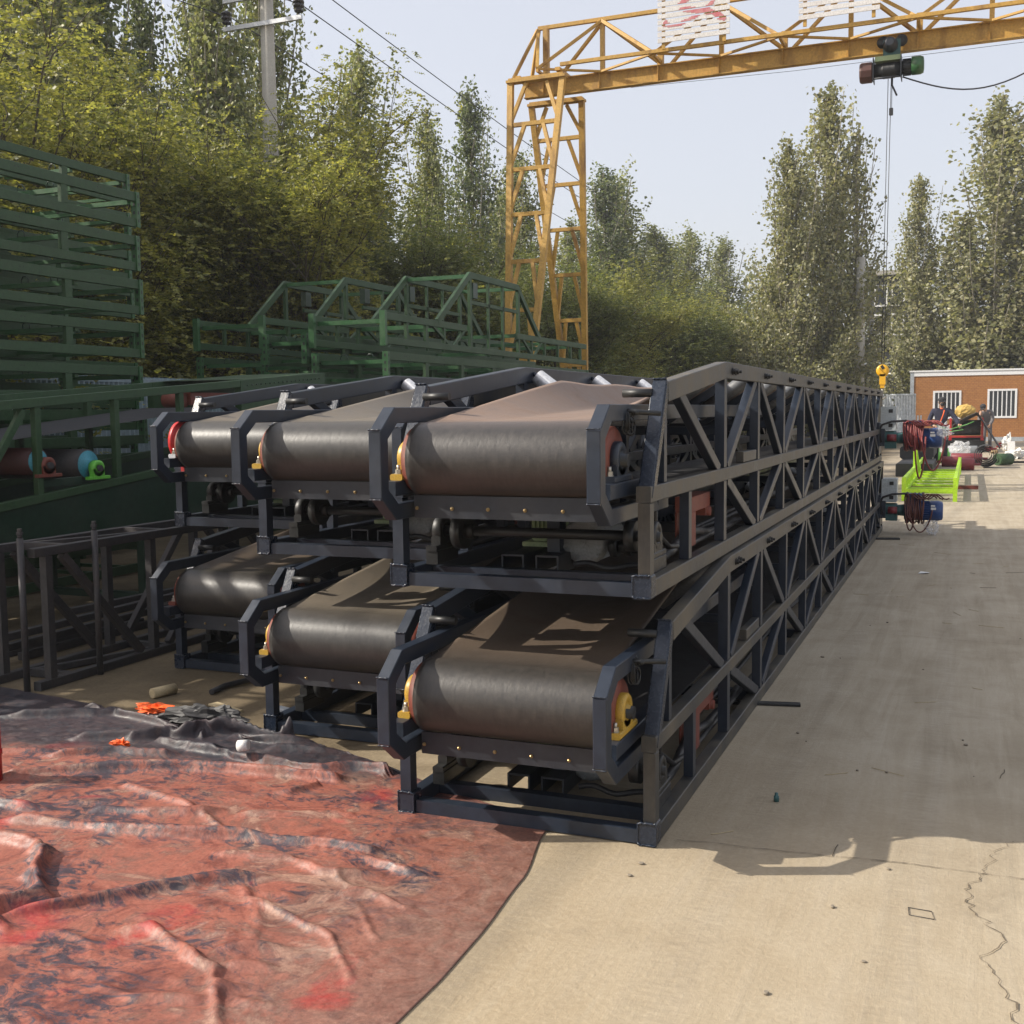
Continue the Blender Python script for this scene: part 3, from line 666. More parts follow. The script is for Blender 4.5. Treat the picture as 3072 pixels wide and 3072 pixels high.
# ------------------------------------------------------------------ long green conveyor at the left
def green_conveyor():
    t = thing('green_conveyor', 'long dark green conveyor housing with open side and drum bearings, under the tall frame stack', 'conveyor', (-5.2, 0, 0))
    Wg = 1.0; y0, y1 = .6, 6.2
    top = lambda y: 1.58 + .0735 * (y - .6)
    low = lambda y: .85 + .095 * (y - .6)
    for k, xx in enumerate((0, -Wg)):
        m = MB()
        m.ribbon([(y0, top(y0)), (y1, top(y1))], .065, xx - .03, xx + .03)
        m.ribbon([(y0, low(y0)), (y1, low(y1))], .06, xx - .03, xx + .03)
        for yy in (.9, 1.7, 2.32, 3.13, 3.92): m.bar((xx, yy, low(yy) + .03), (xx, yy, top(yy) - .033), .05, .055, (0, 1, 0))
        m.ribbon([(1.72, low(1.7) + .05), (2.2, top(2.2) - .05)], .05, xx - .02, xx + .02)
        m.build('side_frame', M['green'], t)
        m = MB(); m.add([(xx + .012, y0, .66), (xx + .012, y1, .68), (xx + .012, y1, low(y1) - .02), (xx + .012, y0, low(y0) - .02), (xx - .012, y0, .66), (xx - .012, y1, .68), (xx - .012, y1, low(y1) - .02), (xx - .012, y0, low(y0) - .02)], [(0, 1, 2, 3), (7, 6, 5, 4), (0, 4, 5, 1), (3, 2, 6, 7), (0, 3, 7, 4), (1, 5, 6, 2)])
        m.ribbon([(y0, .665), (y1, .69)], .05, xx - .035, xx + .035); m.build('skirt_panel', M['green_dark'], t)
        m = MB(); m.add([(xx + .034, 4.75, top(4.75) - .26), (xx + .034, 6.2, top(6.2) - .26), (xx + .034, 6.2, top(6.2) + .03), (xx + .034, 4.75, top(4.75) + .03), (xx - .034, 4.75, top(4.75) - .26), (xx - .034, 6.2, top(6.2) - .26), (xx - .034, 6.2, top(6.2) + .03), (xx - .034, 4.75, top(4.75) + .03)], [(0, 1, 2, 3), (7, 6, 5, 4), (0, 4, 5, 1), (3, 2, 6, 7), (0, 3, 7, 4), (1, 5, 6, 2)])
        pp = m.build('end_box', M['green'], t)
        m = MB()
        for i in range(18): m.ball((xx + .035, 4.85 + .073 * i, top(4.85 + .073 * i) - .02), .009, 4)
        m.build('rivets', M['green_dark'], pp)
    m = MB(); m.quad((-Wg + .03, y0, top(y0) - .28), (-.03, y0, top(y0) - .28), (-.03, 4.6, top(4.6) - .2), (-Wg + .03, 4.6, top(4.6) - .2)); m.build('belt', M['cloth_dark'], t)
    m = MB(); m.add([(-Wg, 4.9, top(4.9) + .034), (0, 4.9, top(4.9) + .034), (0, 6.2, top(6.2) + .034), (-Wg, 6.2, top(6.2) + .034)], [(0, 1, 2, 3)]); m.build('cover_sheet', M['green'], t)
    for (y, z, r, bm) in ((2.86, 1.235, .118, 'apple'), (2.36, 1.28, .10, 'rust_red')):
        m = MB(); m.lathe((-Wg + .1, y, z), (1, 0, 0), [(0, .03), (0, r), (Wg - .14, r), (Wg - .14, r - .02), (Wg - .15, .04)], 36); d = m.build('drum', M['drum_dark'] if bm == 'rust_red' else M['raw_steel'], t)
        m = MB(); m.lathe((-.045, y, z), (1, 0, 0), [(0, r - .012), (.012, r - .012), (.012, .05), (.03, .045), (.03, .02)], 36); m.build('drum_end', M['cyan'], d)
        m = MB(); m.lathe((-.01, y + .03, z - .03), (1, 0, 0), [(0, .04), (0, .062), (.05, .062), (.05, .035), (.045, .03), (.045, .01)], 28); m.box((-.005, y - .07, z - .115), (.04, y + .15, z - .09)); m.box((0, y - .03, z - .095), (.04, y + .09, z - .03))
        m.build('drum_bearing', M[bm], d)
        m = MB(); m.cyl((.03, y + .03, z - .03), (.06, y + .03, z - .03), .025, 16); m.build('shaft_end', M['raw_steel'], d)
    m = MB(); m.box((-.04, 2.35, 1.09), (.0, 2.75, 1.15)); m.build('bearing_rail', M['green_dark'], t)
    m = MB(); m.lathe((-.25, 4.05, 1.735), (1, 0, 0), [(0, .02), (0, .065), (.2, .065), (.2, .02)], 20); m.box((-.1, 4.1, 1.69), (-.02, 4.75, 1.80)); m.build('belt_roller', M['rust_red'], t)
    for y in (.9, 3.4, 5.8):
        m = MB()
        for xx in (0, -Wg): m.box((xx - .035, y - .04, 0), (xx + .035, y + .04, .64))
        m.box((-Wg + .035, y - .03, .1), (-.035, y + .03, .16)); m.build('support_leg', M['green_dark'], t)
    return t
green_conveyor()
# dark box of machinery under it: scrap bars
def scrap(x, y, n, seed):
    rnd = random.Random(seed)
    for k in range(n):
        m = MB(); yy = y + rnd.uniform(0, 2.2); z = .03 + .09 * (k // 2)
        m.bar((x + rnd.uniform(-.2, .2), yy - rnd.uniform(.6, 1.4), z), (x + rnd.uniform(-.2, .2), yy + rnd.uniform(.6, 1.4), z), .05, .05)
        tag(m.build('steel_bar', M['raw_steel']), 'rusty dark steel bar lying in the shade under the green conveyor', 'steel bar', 'steel bars under the green conveyor')
scrap(-4.75, 2.0, 6, 3)

# bare steel truss in front of it
def bare_truss():
    t = thing('steel_truss', 'unpainted dark steel box truss standing on the dirt left of the black conveyors', 'steel truss', (-3.968, 0, 0))
    y0, y1 = 1.035, 4.6
    for xx, s in ((-.0275, 1), (-.40, -1)):
        m = MB()
        for z in (.0275, .815): m.box((xx - .0275, y0, z - .026), (xx + .0275, y1, z + .026))
        m.build('chord', M['raw_steel'], t)
        for yy in (1.12, 2.03, 2.95, 3.9):
            m = MB(); m.box((xx - .025, yy, .054), (xx + .025, yy + .05, .788)); m.build('post', M['raw_steel'], t)
        for a, b in (((1.27, .78), (1.93, .06)), ((2.85, .78), (2.2, .06)), ((3.1, .78), (3.8, .06))):
            m = MB(); m.ribbon([a, b], .05, xx - .022, xx + .022); m.build('brace', M['raw_steel'], t)
    for z in (.0275, .815):
        for yy in (1.30, 2.2, 3.4, 4.4):
            m = MB(); m.box((-.372, yy, z - .023), (-.056, yy + .045, z + .023)); m.build('cross_bar', M['raw_steel'], t)
        m = MB(); m.bar((-.36, 1.33, z), (-.06, 2.2, z), .04, .04); m.build('cross_bar', M['raw_steel'], t)
    m = MB(); m.quad((-.0562, y0 - .001, .795), (-.0005, y0 - .001, .795), (-.0005, y0 - .001, .836), (-.0562, y0 - .001, .836)); m.build('dark_end_face', M['black_metal'], t)  # black face laid over the chord end, painting its shaded hollow
    for (x, y) in ((-.075, 1.005), (.018, 1.50)):
        m = MB(); m.cyl((x, y, 0), (x, y, .905), .019, 16); m.cyl((x, y, .905), (x, y, .925), .014, 12); m.lathe((x, y, .925), (0, 0, 1), [(0, .02), (.015, .02), (.015, .014), (.035, .014), (.035, .008)], 12, False)
        m.build('threaded_pipe', M['raw_steel'], t)
    return t
bare_truss()

# ------------------------------------------------------------------ gantry crane
def crane():
    t = thing('gantry_crane', 'yellow lattice gantry crane spanning the yard', 'gantry crane', (0, 17, 0))
    X0, X1 = -7.13, 6.4
    m = MB(); m.box((X0, -.006, 7.66), (X1, .006, 7.94)); m.box((X0, -.075, 7.645), (X1, .075, 7.661)); m.box((X0, -.075, 7.94), (X1, .075, 7.956))
    for i in range(12):
        x = X0 + .4 + 1.13 * i; m.box((x, -.07, 7.662), (x + .008, -.007, 7.939))
    m.build('main_beam', M['crane'], t)
    m = MB(); m.bar((-6.84, 0, 8.93), (X1 - .3, 0, 8.93), .07, .07); m.build('top_chord', M['crane'], t)
    for s in (-1, 1):
        m = MB(); m.bar((-6.2, s * .55, 8.04), (X1, s * .55, 8.04), .06, .065); m.build('side_chord', M['crane'], t)
    bn = [-6.68 + 2.253 * k for k in range(6)]; tn = [-5.55 + 2.253 * k for k in range(6)]
    for k in range(6):
        for s in (-1, 1):
            m = MB(); m.bar((bn[k], s * .5, 8.03), (tn[k], s * .03, 8.9), .06, .055); m.build('diagonal', M['crane'], t)
            if k < 5:
                m = MB(); m.bar((tn[k], s * .03, 8.9), (bn[k + 1], s * .5, 8.03), .07, .06); m.build('diagonal', M['crane'], t)
            m = MB(); m.bar((bn[k], s * .5, 8.03), (tn[k], s * .06, 7.965), .045, .04); m.build('flat_brace', M['crane'], t)
            if k < 5:
                m = MB(); m.bar((tn[k], s * .06, 7.965), (bn[k + 1], s * .5, 8.03), .045, .04); m.build('flat_brace', M['crane'], t)
        m = MB(); m.box((tn[k] - .04, -.04, 7.957), (tn[k] + .04, .04, 8.89)); m.build('vertical', M['crane'], t)
        m = MB(); m.box((bn[k] - .05, -.06, 7.957), (bn[k] + .05, .06, 8.25 if k else 8.9)); m.build('vertical', M['crane'], t)
        m = MB(); m.bar((bn[k], -.52, 8.0), (bn[k], .52, 8.0), .05, .05); m.build('cross_bar', M['crane'], t)
    m = MB(); m.bar((-7.2, -.45, 7.9), (-6.84, -.03, 8.9), .06, .06); m.bar((-7.2, .45, 7.9), (-6.84, .03, 8.9), .06, .06); m.build('end_brace', M['crane'], t)
    m = MB(); m.bar((-6.84, 0, 8.9), (-6.68, -.5, 8.05), .06, .06); m.build('end_brace', M['crane'], t)
    def leg(cx, s):
        y1, y0 = s * .55, s * 2.0; zt = 7.80 if s < 0 else 7.63
        f = lambda z: (z / zt)
        def P(side, z):
            w = lerp(.10, .525, f(z)); return Vector((cx + side * w, lerp(y0, y1, f(z)), z))
        for side in (-1, 1):
            m = MB(); m.bar(P(side, .12), P(side, zt), .11, .105, (0, 1, 0)); m.build('leg_chord', M['crane'], t)
        zs = [zt, 6.99, 6.13, 5.27, 4.38, 3.47, 2.56, 1.7]
        for i, z in enumerate(zs[1:]):
            m = MB(); m.bar(P(-1, z), P(1, z), .07, .075); m.build('leg_rung', M['crane'], t)
            for side in (-1, 1):
                a = P(side, zs[i] - .03); c = P(-side, zs[i] - .03); top = a.lerp(c, .30)
                m = MB(); m.bar(top, P(side, z + .04), .068, .065, (0, 1, 0)); m.build('leg_brace', M['crane'], t)
        m = MB(); m.box((cx - .2, y0 - .35, 0), (cx + .2, y0 + .35, .12)); m.build('leg_foot', M['crane'], t)
        m = MB(); m.box((cx - .59, y1 - .09, zt), (cx + .59, y1 + .09, zt + .05)); m.box((cx - .55, y1 - .07, zt + .05), (cx + .55, y1 + .07, zt + .085)); m.build('leg_cap', M['crane'], t)
    for cx in (-6.68, 6.0):
        leg(cx, -1); leg(cx, 1)
        m = MB(); m.box((cx - .45, -.5, 7.89), (cx - .35, .5, 7.95)); m.box((cx + .35, -.5, 7.96), (cx + .45, .5, 8.02)); m.build('cap_tie', M['crane'], t)
    return t
crane()
# slatted name boards hung on the crane
def board(x0, x1, z0, z1, strokes, label, n):
    t = thing('name_board', label, 'sign board', ((x0 + x1) / 2, 16.33, z0), 0, 'slatted boards on the crane')
    h = (z1 - z0) / n; m = MB()
    def inside(x, z):
        for pts, w in strokes:
            for (ax, az), (bx, bz) in zip(pts, pts[1:]):
                d = Vector((bx - ax, bz - az)); q = Vector((x - ax, z - az)); u = max(0, min(1, q.dot(d) / max(1e-6, d.length_squared)))
                if (q - d * u).length < w * (.6 + .4 * math.sin(math.pi * u)): return True
        return False
    wd = x1 - x0; nx = 64; nz = 4
    for k in range(n):
        za, zb = k * h + .010, (k + 1) * h - .018
        m.m = 0; m.box((-wd / 2, 0, za), (wd / 2, .02, zb), .001)
        for i in range(nx):
            for j in range(nz):
                xa, xb = lerp(-wd / 2, wd / 2, i / nx), lerp(-wd / 2, wd / 2, (i + 1) / nx); a, b = lerp(za, zb, j / nz), lerp(za, zb, (j + 1) / nz)
                if inside(((xa + xb) / 2 + wd / 2) / wd, ((a + b) / 2) / (z1 - z0)):
                    m.m = 1; m.quad((xa, -.003, a), (xb, -.003, a), (xb, -.003, b), (xa, -.003, b))
    m.build('slats', [M['white_slat'], M['red_letter']], t)
    m = MB()
    for x in (-wd / 2 + .1, wd / 2 - .1): m.box((x - .03, .021, -.1), (x + .03, .05, z1 - z0 + .1))
    m.build('board_post', M['crane'], t)
board(-4.31, -3.02, 8.13, 9.17, [([(.10, .30), (.27, .26), (.47, .34), (.64, .44), (.76, .55), (.8, .8)], .035), ([(.33, .52), (.58, .46), (.78, .39), (.92, .26)], .05), ([(.12, .36), (.1, .28)], .03), ([(.30, .60), (.55, .75), (.9, .8)], .04)], 'white slatted board with broad red brush strokes, on the crane near its leg', 10)
board(-1.84, -.52, 8.19, 9.2, [([(.62, .62), (.63, .36), (.655, .21)], .024), ([(.2, .75), (.6, .66), (.9, .78)], .03)], 'white slatted board with a narrow red stroke, on the crane above the hoist', 10)
# hoist
def hoist():
    t = thing('electric_hoist', 'dirty electric hoist with green motor end hanging under the yellow crane beam', 'hoist', (-.37, 16.95, 7.3))
    def part(n, mat, fn, p=t): m = MB(); fn(m); return m.build(n, mat, p)
    part('gear_case', M['gear_brown'], lambda m: m.lathe((-.50, -.1, .03), (1, 0, 0), [(0, .08), (0, .15), (.03, .17), (.20, .17), (.22, .13)], 10, False))
    part('drum', M['black_metal'], lambda m: (m.cyl((-.28, -.1, .03), (.17, -.1, .03), .125, 24), [m.cyl((-.12 + .02 * i, -.1, .03), (-.108 + .02 * i, -.1, .03), .133, 20) for i in range(10)]))
    part('drum_plate', M['dark_plate'], lambda m: (m.box((-.28, -.27, -.14), (-.265, .07, .23)), m.box((.17, -.27, -.14), (.185, .07, .23)), m.cyl((-.28, -.25, -.12), (.18, -.25, -.12), .014, 8)))
    part('motor', M['black_metal'], lambda m: (m.lathe((.185, -.1, .05), (1, 0, 0), [(0, .1), (.02, .125), (.15, .125), (.16, .1)], 24), [m.bar((.2, -.1 + .13 * math.cos(a), .05 + .13 * math.sin(a)), (.33, -.1 + .13 * math.cos(a), .05 + .13 * math.sin(a)), .006, .02, (0, math.cos(a), math.sin(a))) for a in [k * math.pi / 10 for k in range(20)]]))
    part('motor_end', M['green_lit'], lambda m: m.lathe((.34, -.1, .06), (1, 0, 0), [(0, .1), (.0, .15), (.14, .15), (.19, .13), (.2, .08), (.2, .02)], 28))
    part('cover', M['palegreen'], lambda m: m.box((-.25, -.22, .17), (.17, .02, .25)))
    part('trolley', M['teal'], lambda m: (m.box((-.12, -.17, .2), (.16, -.12, .52)), m.box((-.12, .15, .2), (.16, .2, .52)), m.box((-.1, -.13, .2), (.14, .16, .24))))
    part('trolley_motor', M['dark_plate'], lambda m: m.lathe((.0, -.17, .42), (0, -1, 0), [(0, .12), (.05, .12), (.08, .10), (.2, .09), (.24, .06)], 18))
    for x in (-.13, .17):
        part('trolley_wheel', M['black_metal'], lambda m: m.lathe((x, -.16, .5), (0, 1, 0), [(0, .03), (0, .085), (.04, .085), (.04, .1), (.055, .1), (.055, .03)], 20))
    part('limit_lever', M['cable'], lambda m: m.tube([(.03, -.1, -.1), (.03, -.1, -.22), (.08, -.1, -.33), (.11, -.1, -.40)], .016, 8))
    part('hoist_rope', M['cable'], lambda m: (m.cyl((-.035, -.1, -.1), (-.06, -.1, -4.95), .0065, 6), m.cyl((.015, -.1, -.1), (-.02, -.1, -4.95), .0065, 6), m.box((-.01, -.125, -.72), (.055, -.075, -.60), .01), m.cyl((.03, -.1, -.6), (.03, -.1, -.12), .005, 6)))
    hk = part('hook_block', M['yellow_hook'], lambda m: (m.lathe((-.04, -.15, -5.06), (0, 1, 0), [(0, .05), (0, .10), (.02, .108), (.08, .108), (.1, .10), (.1, .05)], 28), m.box((-.09, -.15, -5.30), (.01, -.05, -5.12)), m.box((-.075, -.14, -5.36), (-.005, -.06, -5.29))))
    part('hook_slot', M['black_metal'], lambda m: (m.bar((-.10, -.1515, -5.0), (.01, -.1515, -5.12), .004, .025, (0, 1, 0)), m.bar((-.06, -.1515, -4.97), (-.02, -.1515, -5.03), .05, .004, (0, 1, 0))), hk)
    part('hook', M['bolt'], lambda m: m.tube([(-.04, -.1, -5.36), (-.04, -.1, -5.42), (-.09, -.1, -5.47), (-.08, -.1, -5.53), (-.03, -.1, -5.55), (.02, -.1, -5.51)], .018, 8), hk)
hoist()
m = MB(); m.tube([(-.17 + .16 * i, 16.86, 7.20 - .42 * math.sin(math.pi * min(1, i / 16)) ** 1.0 + .012 * i) for i in range(24)], .013, 7)
tag(m.build('trailing_cable', M['cable']), 'black cable sagging from the hoist motor to the right', 'cable')
m = MB(); m.tube([(-5.0, 17, 7.62), (-2, 17, 7.56), (6, 17, 7.58)], .004, 5); tag(m.build('guide_wire', M['cable']), 'thin steel wire strung under the crane beam', 'wire')

# ------------------------------------------------------------------ utility pole and lines
def utility_pole(x, y, h, label, r0=.19, r1=.13, arms=((7.95, 1.45),)):
    t = thing('utility_pole', label, 'utility pole', (x, y, 0))
    m = MB(); m.tube([(0, 0, 0), (0, 0, h)], r0, 24, rs=[r0, r1]); m.build('shaft', M['concrete_pole'], t)
    for z, w in arms:
        rr = lerp(r0, r1, z / h)
        m = MB(); m.box((-w / 2, -rr - .06, z - .04), (w / 2, -rr + .0, z + .04)); m.tube([((rr + .012) * math.cos(a), (rr + .012) * math.sin(a), z) for a in [k * math.pi / 12 for k in range(25)]], .014, 6); a = m.build('cross_arm', M['galv'], t)
        for x1 in (-w / 2 + .06, w / 2 - .06):
            m = MB(); m.cyl((x1, -rr - .03, z + .04), (x1, -rr - .03, z + .1), .015, 8); m.lathe((x1, -rr - .03, z + .1), (0, 0, 1), [(0, .04), (.0, .08), (.03, .09), (.05, .05), (.07, .05), (.085, .10), (.12, .105), (.14, .055), (.16, .055), (.17, .105), (.2, .10), (.23, .06), (.25, .03)], 18); m.build('insulator', M['insulator'], t)
    return t
utility_pole(-11.6, 14.93, 12.5, 'tall grey concrete power pole rising out of the locust trees', .185, .105, arms=((9.0, 1.75), (9.52, 1.75)))
def wire(x, z, label, r=.011):
    m = MB(); P = []
    for i in range(61):
        y = 14.93 - 50 + i * 2.5; k = (y - 14.93) / 100 if y > 14.93 else (y + 35.07) / 50; P.append((x, y, z - 1.5 * 4 * k * (1 - k)))
    m.tube(P, r, 5); tag(m.build('power_line', M['cable']), label, 'power line', 'power lines over the trees')
wire(-10.79, 9.26, 'black power line from the right end of the lower cross arm'); wire(-12.41, 9.26, 'black power line from the left end of the lower cross arm')
wire(-10.79, 9.78, 'black power line running highest above the treetops')
utility_pole(-11.6, 114.93, 12.5, 'farthest power pole of the line', arms=((9.0, 1.75), (9.52, 1.75)))
t = thing('concrete_post', 'pale round concrete post in front of the dark building', 'post', (-3.25, 44.5, 0))
m = MB(); m.tube([(0, 0, 0), (0, 0, 7.7)], .2, 16, rs=[.23, .17]); m.build('shaft', M['concrete_pole'], t)

# ------------------------------------------------------------------ trees
rng = np.random.default_rng(5)
def kite_leaves(C, size, nrm_bias, rng, droop=.5):
    n = len(C); s = size * rng.uniform(.7, 1.3, n)[:, None]
    a = rng.normal(size=(n, 3)); a[:, 2] = a[:, 2] * .5 - droop; a /= np.linalg.norm(a, axis=1)[:, None]
    b = rng.normal(size=(n, 3)); b -= (b * a).sum(1)[:, None] * a; b /= np.linalg.norm(b, axis=1)[:, None]
    c = np.cross(a, b)
    V = np.stack([C - a * s * .5, C + b * s * .45 - a * s * .1 + c * s * .12, C + a * s * .6, C - b * s * .45 - a * s * .1 + c * s * .12], 1).reshape(-1, 3)
    F = np.arange(4 * n).reshape(n, 4); return V, F
def poplar_proto(seed, Hh, Rr, nb, per, leafmat, size=.115, thin=0., start=.06):
    rng = np.random.default_rng(seed); rnd = random.Random(seed); m = MB(); C = []
    lean = (rnd.uniform(-.3, .3), rnd.uniform(-.3, .3))
    trunk = [(lean[0] * (t / 12) ** 2 + .06 * math.sin(t), lean[1] * (t / 12) ** 2, Hh * .97 * t / 12) for t in range(13)]
    m.tube(trunk, .15, 9, rs=[.17 * (1 - t / 13) + .012 for t in range(13)])
    def env(h): return (.42 + .58 * (h / .33) ** .8) if h < .33 else max(.05, 1 - ((h - .33) / .66) ** 1.15 * .93)
    for k in range(nb):
        f = (k + rnd.random()) / nb; h = start + .05 + (.93 - start) * f; az = k * 2.4 + rnd.uniform(-.5, .5)
        Ln = Rr * env(h) * rnd.choice((.35, .6, .8, 1, 1, 1.2)) * rnd.uniform(.85, 1.1); rise = rnd.uniform(1.1, 2.2)
        if k % 11 == 5 and h > .45: Ln = Rr * rnd.uniform(.35, .6); h = min(.95, h + .14); rise = 4.5
        z0 = max(Hh * (.03 + start * .8), Hh * h - Ln * rise); rise = (Hh * h - z0) / max(Ln, .05)
        p0 = Vector((lean[0] * (z0 / Hh) ** 2, lean[1] * (z0 / Hh) ** 2, z0)); pts = []
        for j in range(6):
            u = j / 5; pts.append(p0 + Vector((math.cos(az + .3 * u) * Ln * (u ** .75), math.sin(az + .3 * u) * Ln * (u ** .75), Ln * rise * u ** 1.25)))
        m.tube(pts, .02, 5, rs=[.035 * (1 - j / 6.5) + .005 for j in range(6)], caps=False)
        P = np.array([list(p) for p in pts]); nn = int(per * (.35 + Ln / Rr) * rnd.uniform(.5, 1.3) * (1 - thin * (f > .5)))
        u = rng.uniform(.12, 1.04, nn) ** .8 * 5; i0 = np.clip(u.astype(int), 0, 4); fr = (u - i0)[:, None]
        q = P[i0] * (1 - fr) + P[i0 + 1] * fr
        # twigs: clumps round the branch
        nt_ = max(3, nn // 18); tw = rng.normal(size=(nt_, 3)) * (.11 * Rr, .11 * Rr, .30); sel = rng.integers(0, nt_, nn)
        C.append(q + tw[sel] * rng.uniform(.3, 1.2, (nn, 1)) + rng.normal(size=(nn, 3)) * (.10, .10, .13))
    nn = per // 2; zz = Hh * rng.uniform(.84, 1.0, nn); C.append(np.stack([lean[0] * (zz / Hh) ** 2 + rng.normal(size=nn) * .15 * (1.03 - zz / Hh) * 6, lean[1] + rng.normal(size=nn) * .15 * (1.03 - zz / Hh) * 6, zz], 1))
    C = np.concatenate(C); V, F = kite_leaves(C, size, 0, rng)
    tr = m.build('trunk', M['bark_pale']); cr = npmesh('crown', V, F, leafmat)
    a, b = tr.data, cr.data; bpy.data.objects.remove(tr); bpy.data.objects.remove(cr); return a, b
def locust_proto(seed, Hh, Rr, nl, leafmat, leaf=.026, dense=1.):
    rng = np.random.default_rng(seed); rnd = random.Random(seed); m = MB(); tips = []
    def limb(p, d, ln, r, lvl):
        pts = [Vector(p)]; dd = Vector(d).normalized()
        for j in range(4):
            dd = (dd + Vector((rnd.gauss(0, .16), rnd.gauss(0, .16), rnd.gauss(.04, .10)))).normalized(); pts.append(pts[-1] + dd * ln / 4)
        m.tube(pts, r, 6 if lvl < 2 else 4, rs=[lerp(r, r * .55, j / 4) for j in range(5)], caps=False)
        if lvl >= 2:
            for q in pts[1:]: tips.append(q)
        if lvl < 3:
            for k in range(rnd.choice((3, 4, 4)) if lvl else rnd.choice((5, 6))):
                az = rnd.uniform(0, 2 * math.pi); sp = rnd.uniform(.45, .95)
                e = (dd + Vector((math.cos(az) * sp, math.sin(az) * sp, rnd.uniform(-.15, .25)))).normalized()
                limb(pts[rnd.choice((2, 3, 4))], e, ln * rnd.uniform(.55, .78), r * .5, lvl + 1)
    for k in range(3): limb((rnd.uniform(-.3, .3), rnd.uniform(-.3, .3), 0), (rnd.uniform(-.35, .35), rnd.uniform(-.35, .35), 1), Hh * .42, .07, 0)
    T = np.array([list(p) for p in tips]); sc = np.array([Rr / max(.1, np.percentile(np.abs(T[:, :2]), 92)), 1, 1]); k = Hh / np.percentile(T[:, 2], 98)
    # low skirts of foliage hide the ground line
    n = nl; base = T[rng.integers(0, len(T), n)] * (1, 1, 1)
    base = base + rng.normal(size=(n, 3)) * (.24, .24, .18)
    lowm = rng.random(n) < .22; base[lowm, 2] *= rng.uniform(.15, .6, lowm.sum()); base[lowm, :2] *= 1.25
    ax = rng.normal(size=(n, 3)); ax[:, 2] = ax[:, 2] * .35 - .1; ax /= np.linalg.norm(ax, axis=1)[:, None]
    sd = np.cross(ax, [0, 0, 1]); sd /= np.linalg.norm(sd, axis=1)[:, None] + 1e-6; up = np.cross(sd, ax)
    Ln = rng.uniform(.18, .32, n)[:, None]; C = []; A = []; B = []
    for j in range(5):
        for s in (-1, 1):
            u = (j + .6) / 5; C.append(base + ax * Ln * u + sd * s * leaf * .95); A.append(sd * s * leaf * 1.25 + ax * leaf * .4); B.append(ax * leaf * .55 + up * rng.normal(size=(n, 1)) * leaf * .35)
    C = np.concatenate(C); A = np.concatenate(A); B = np.concatenate(B)
    V = np.stack([C - A, C + B, C + A, C - B], 1).reshape(-1, 3); F = np.arange(len(V)).reshape(-1, 4)
    tr = m.build('trunk', M['bark']); cr = npmesh('crown', V, F, leafmat)
    a, b = tr.data, cr.data; zmax = np.percentile(T[:, 2], 98); rad = np.percentile(np.hypot(T[:, 0], T[:, 1]), 92)
    bpy.data.objects.remove(tr); bpy.data.objects.remove(cr); return a, b, zmax, rad
PP = [poplar_proto(21, 13, 2.1, 130, 200, M['poplar_leaf'], .12), poplar_proto(22, 13, 2.3, 135, 200, M['poplar_leaf'], .12), poplar_proto(23, 13, 2.2, 120, 190, M['poplar_leaf_dark'], .12)]
PO = [poplar_proto(31, 13, 3.0, 130, 230, M['poplar_leaf_olive'], .14), poplar_proto(32, 13, 2.7, 70, 110, M['poplar_leaf_olive'], .15, .4, .34), poplar_proto(34, 13, 2.3, 110, 210, M['poplar_leaf_olive'], .14, 0, .04)]
LP = [locust_proto(41, 6, 2.2, 9800, M['locust_leaf']), locust_proto(42, 6, 2.2, 9800, M['locust_leaf_dark']), locust_proto(43, 6, 2.2, 9800, M['locust_leaf'])]
def poplar(x, y, h, label, k=0, wide=1., group='poplars behind the locust trees', lib=None, rz=None):
    a, b = (lib or PP)[k]; s = h / 13
    t = thing('poplar_tree', label, 'poplar tree', (x, y, 0), rz if rz is not None else random.uniform(0, 6.28), group); t.scale = (s * wide, s * wide, s)
    link(bpy.data.objects.new('trunk', a), t); link(bpy.data.objects.new('crown', b), t)
def locust(x, y, h, label, k=0, wide=1., group='locust trees along the yard'):
    a, b, zm, rad = LP[k]; s = h / zm
    t = thing('locust_tree', label, 'locust tree', (x, y, 0), random.uniform(0, 6.28), group); t.scale = (2.4 / rad * wide, 2.4 / rad * wide, s)
    link(bpy.data.objects.new('trunk', a), t); link(bpy.data.objects.new('crown', b), t)
row = 'tall poplar with small round leaves in the row behind the locust trees'
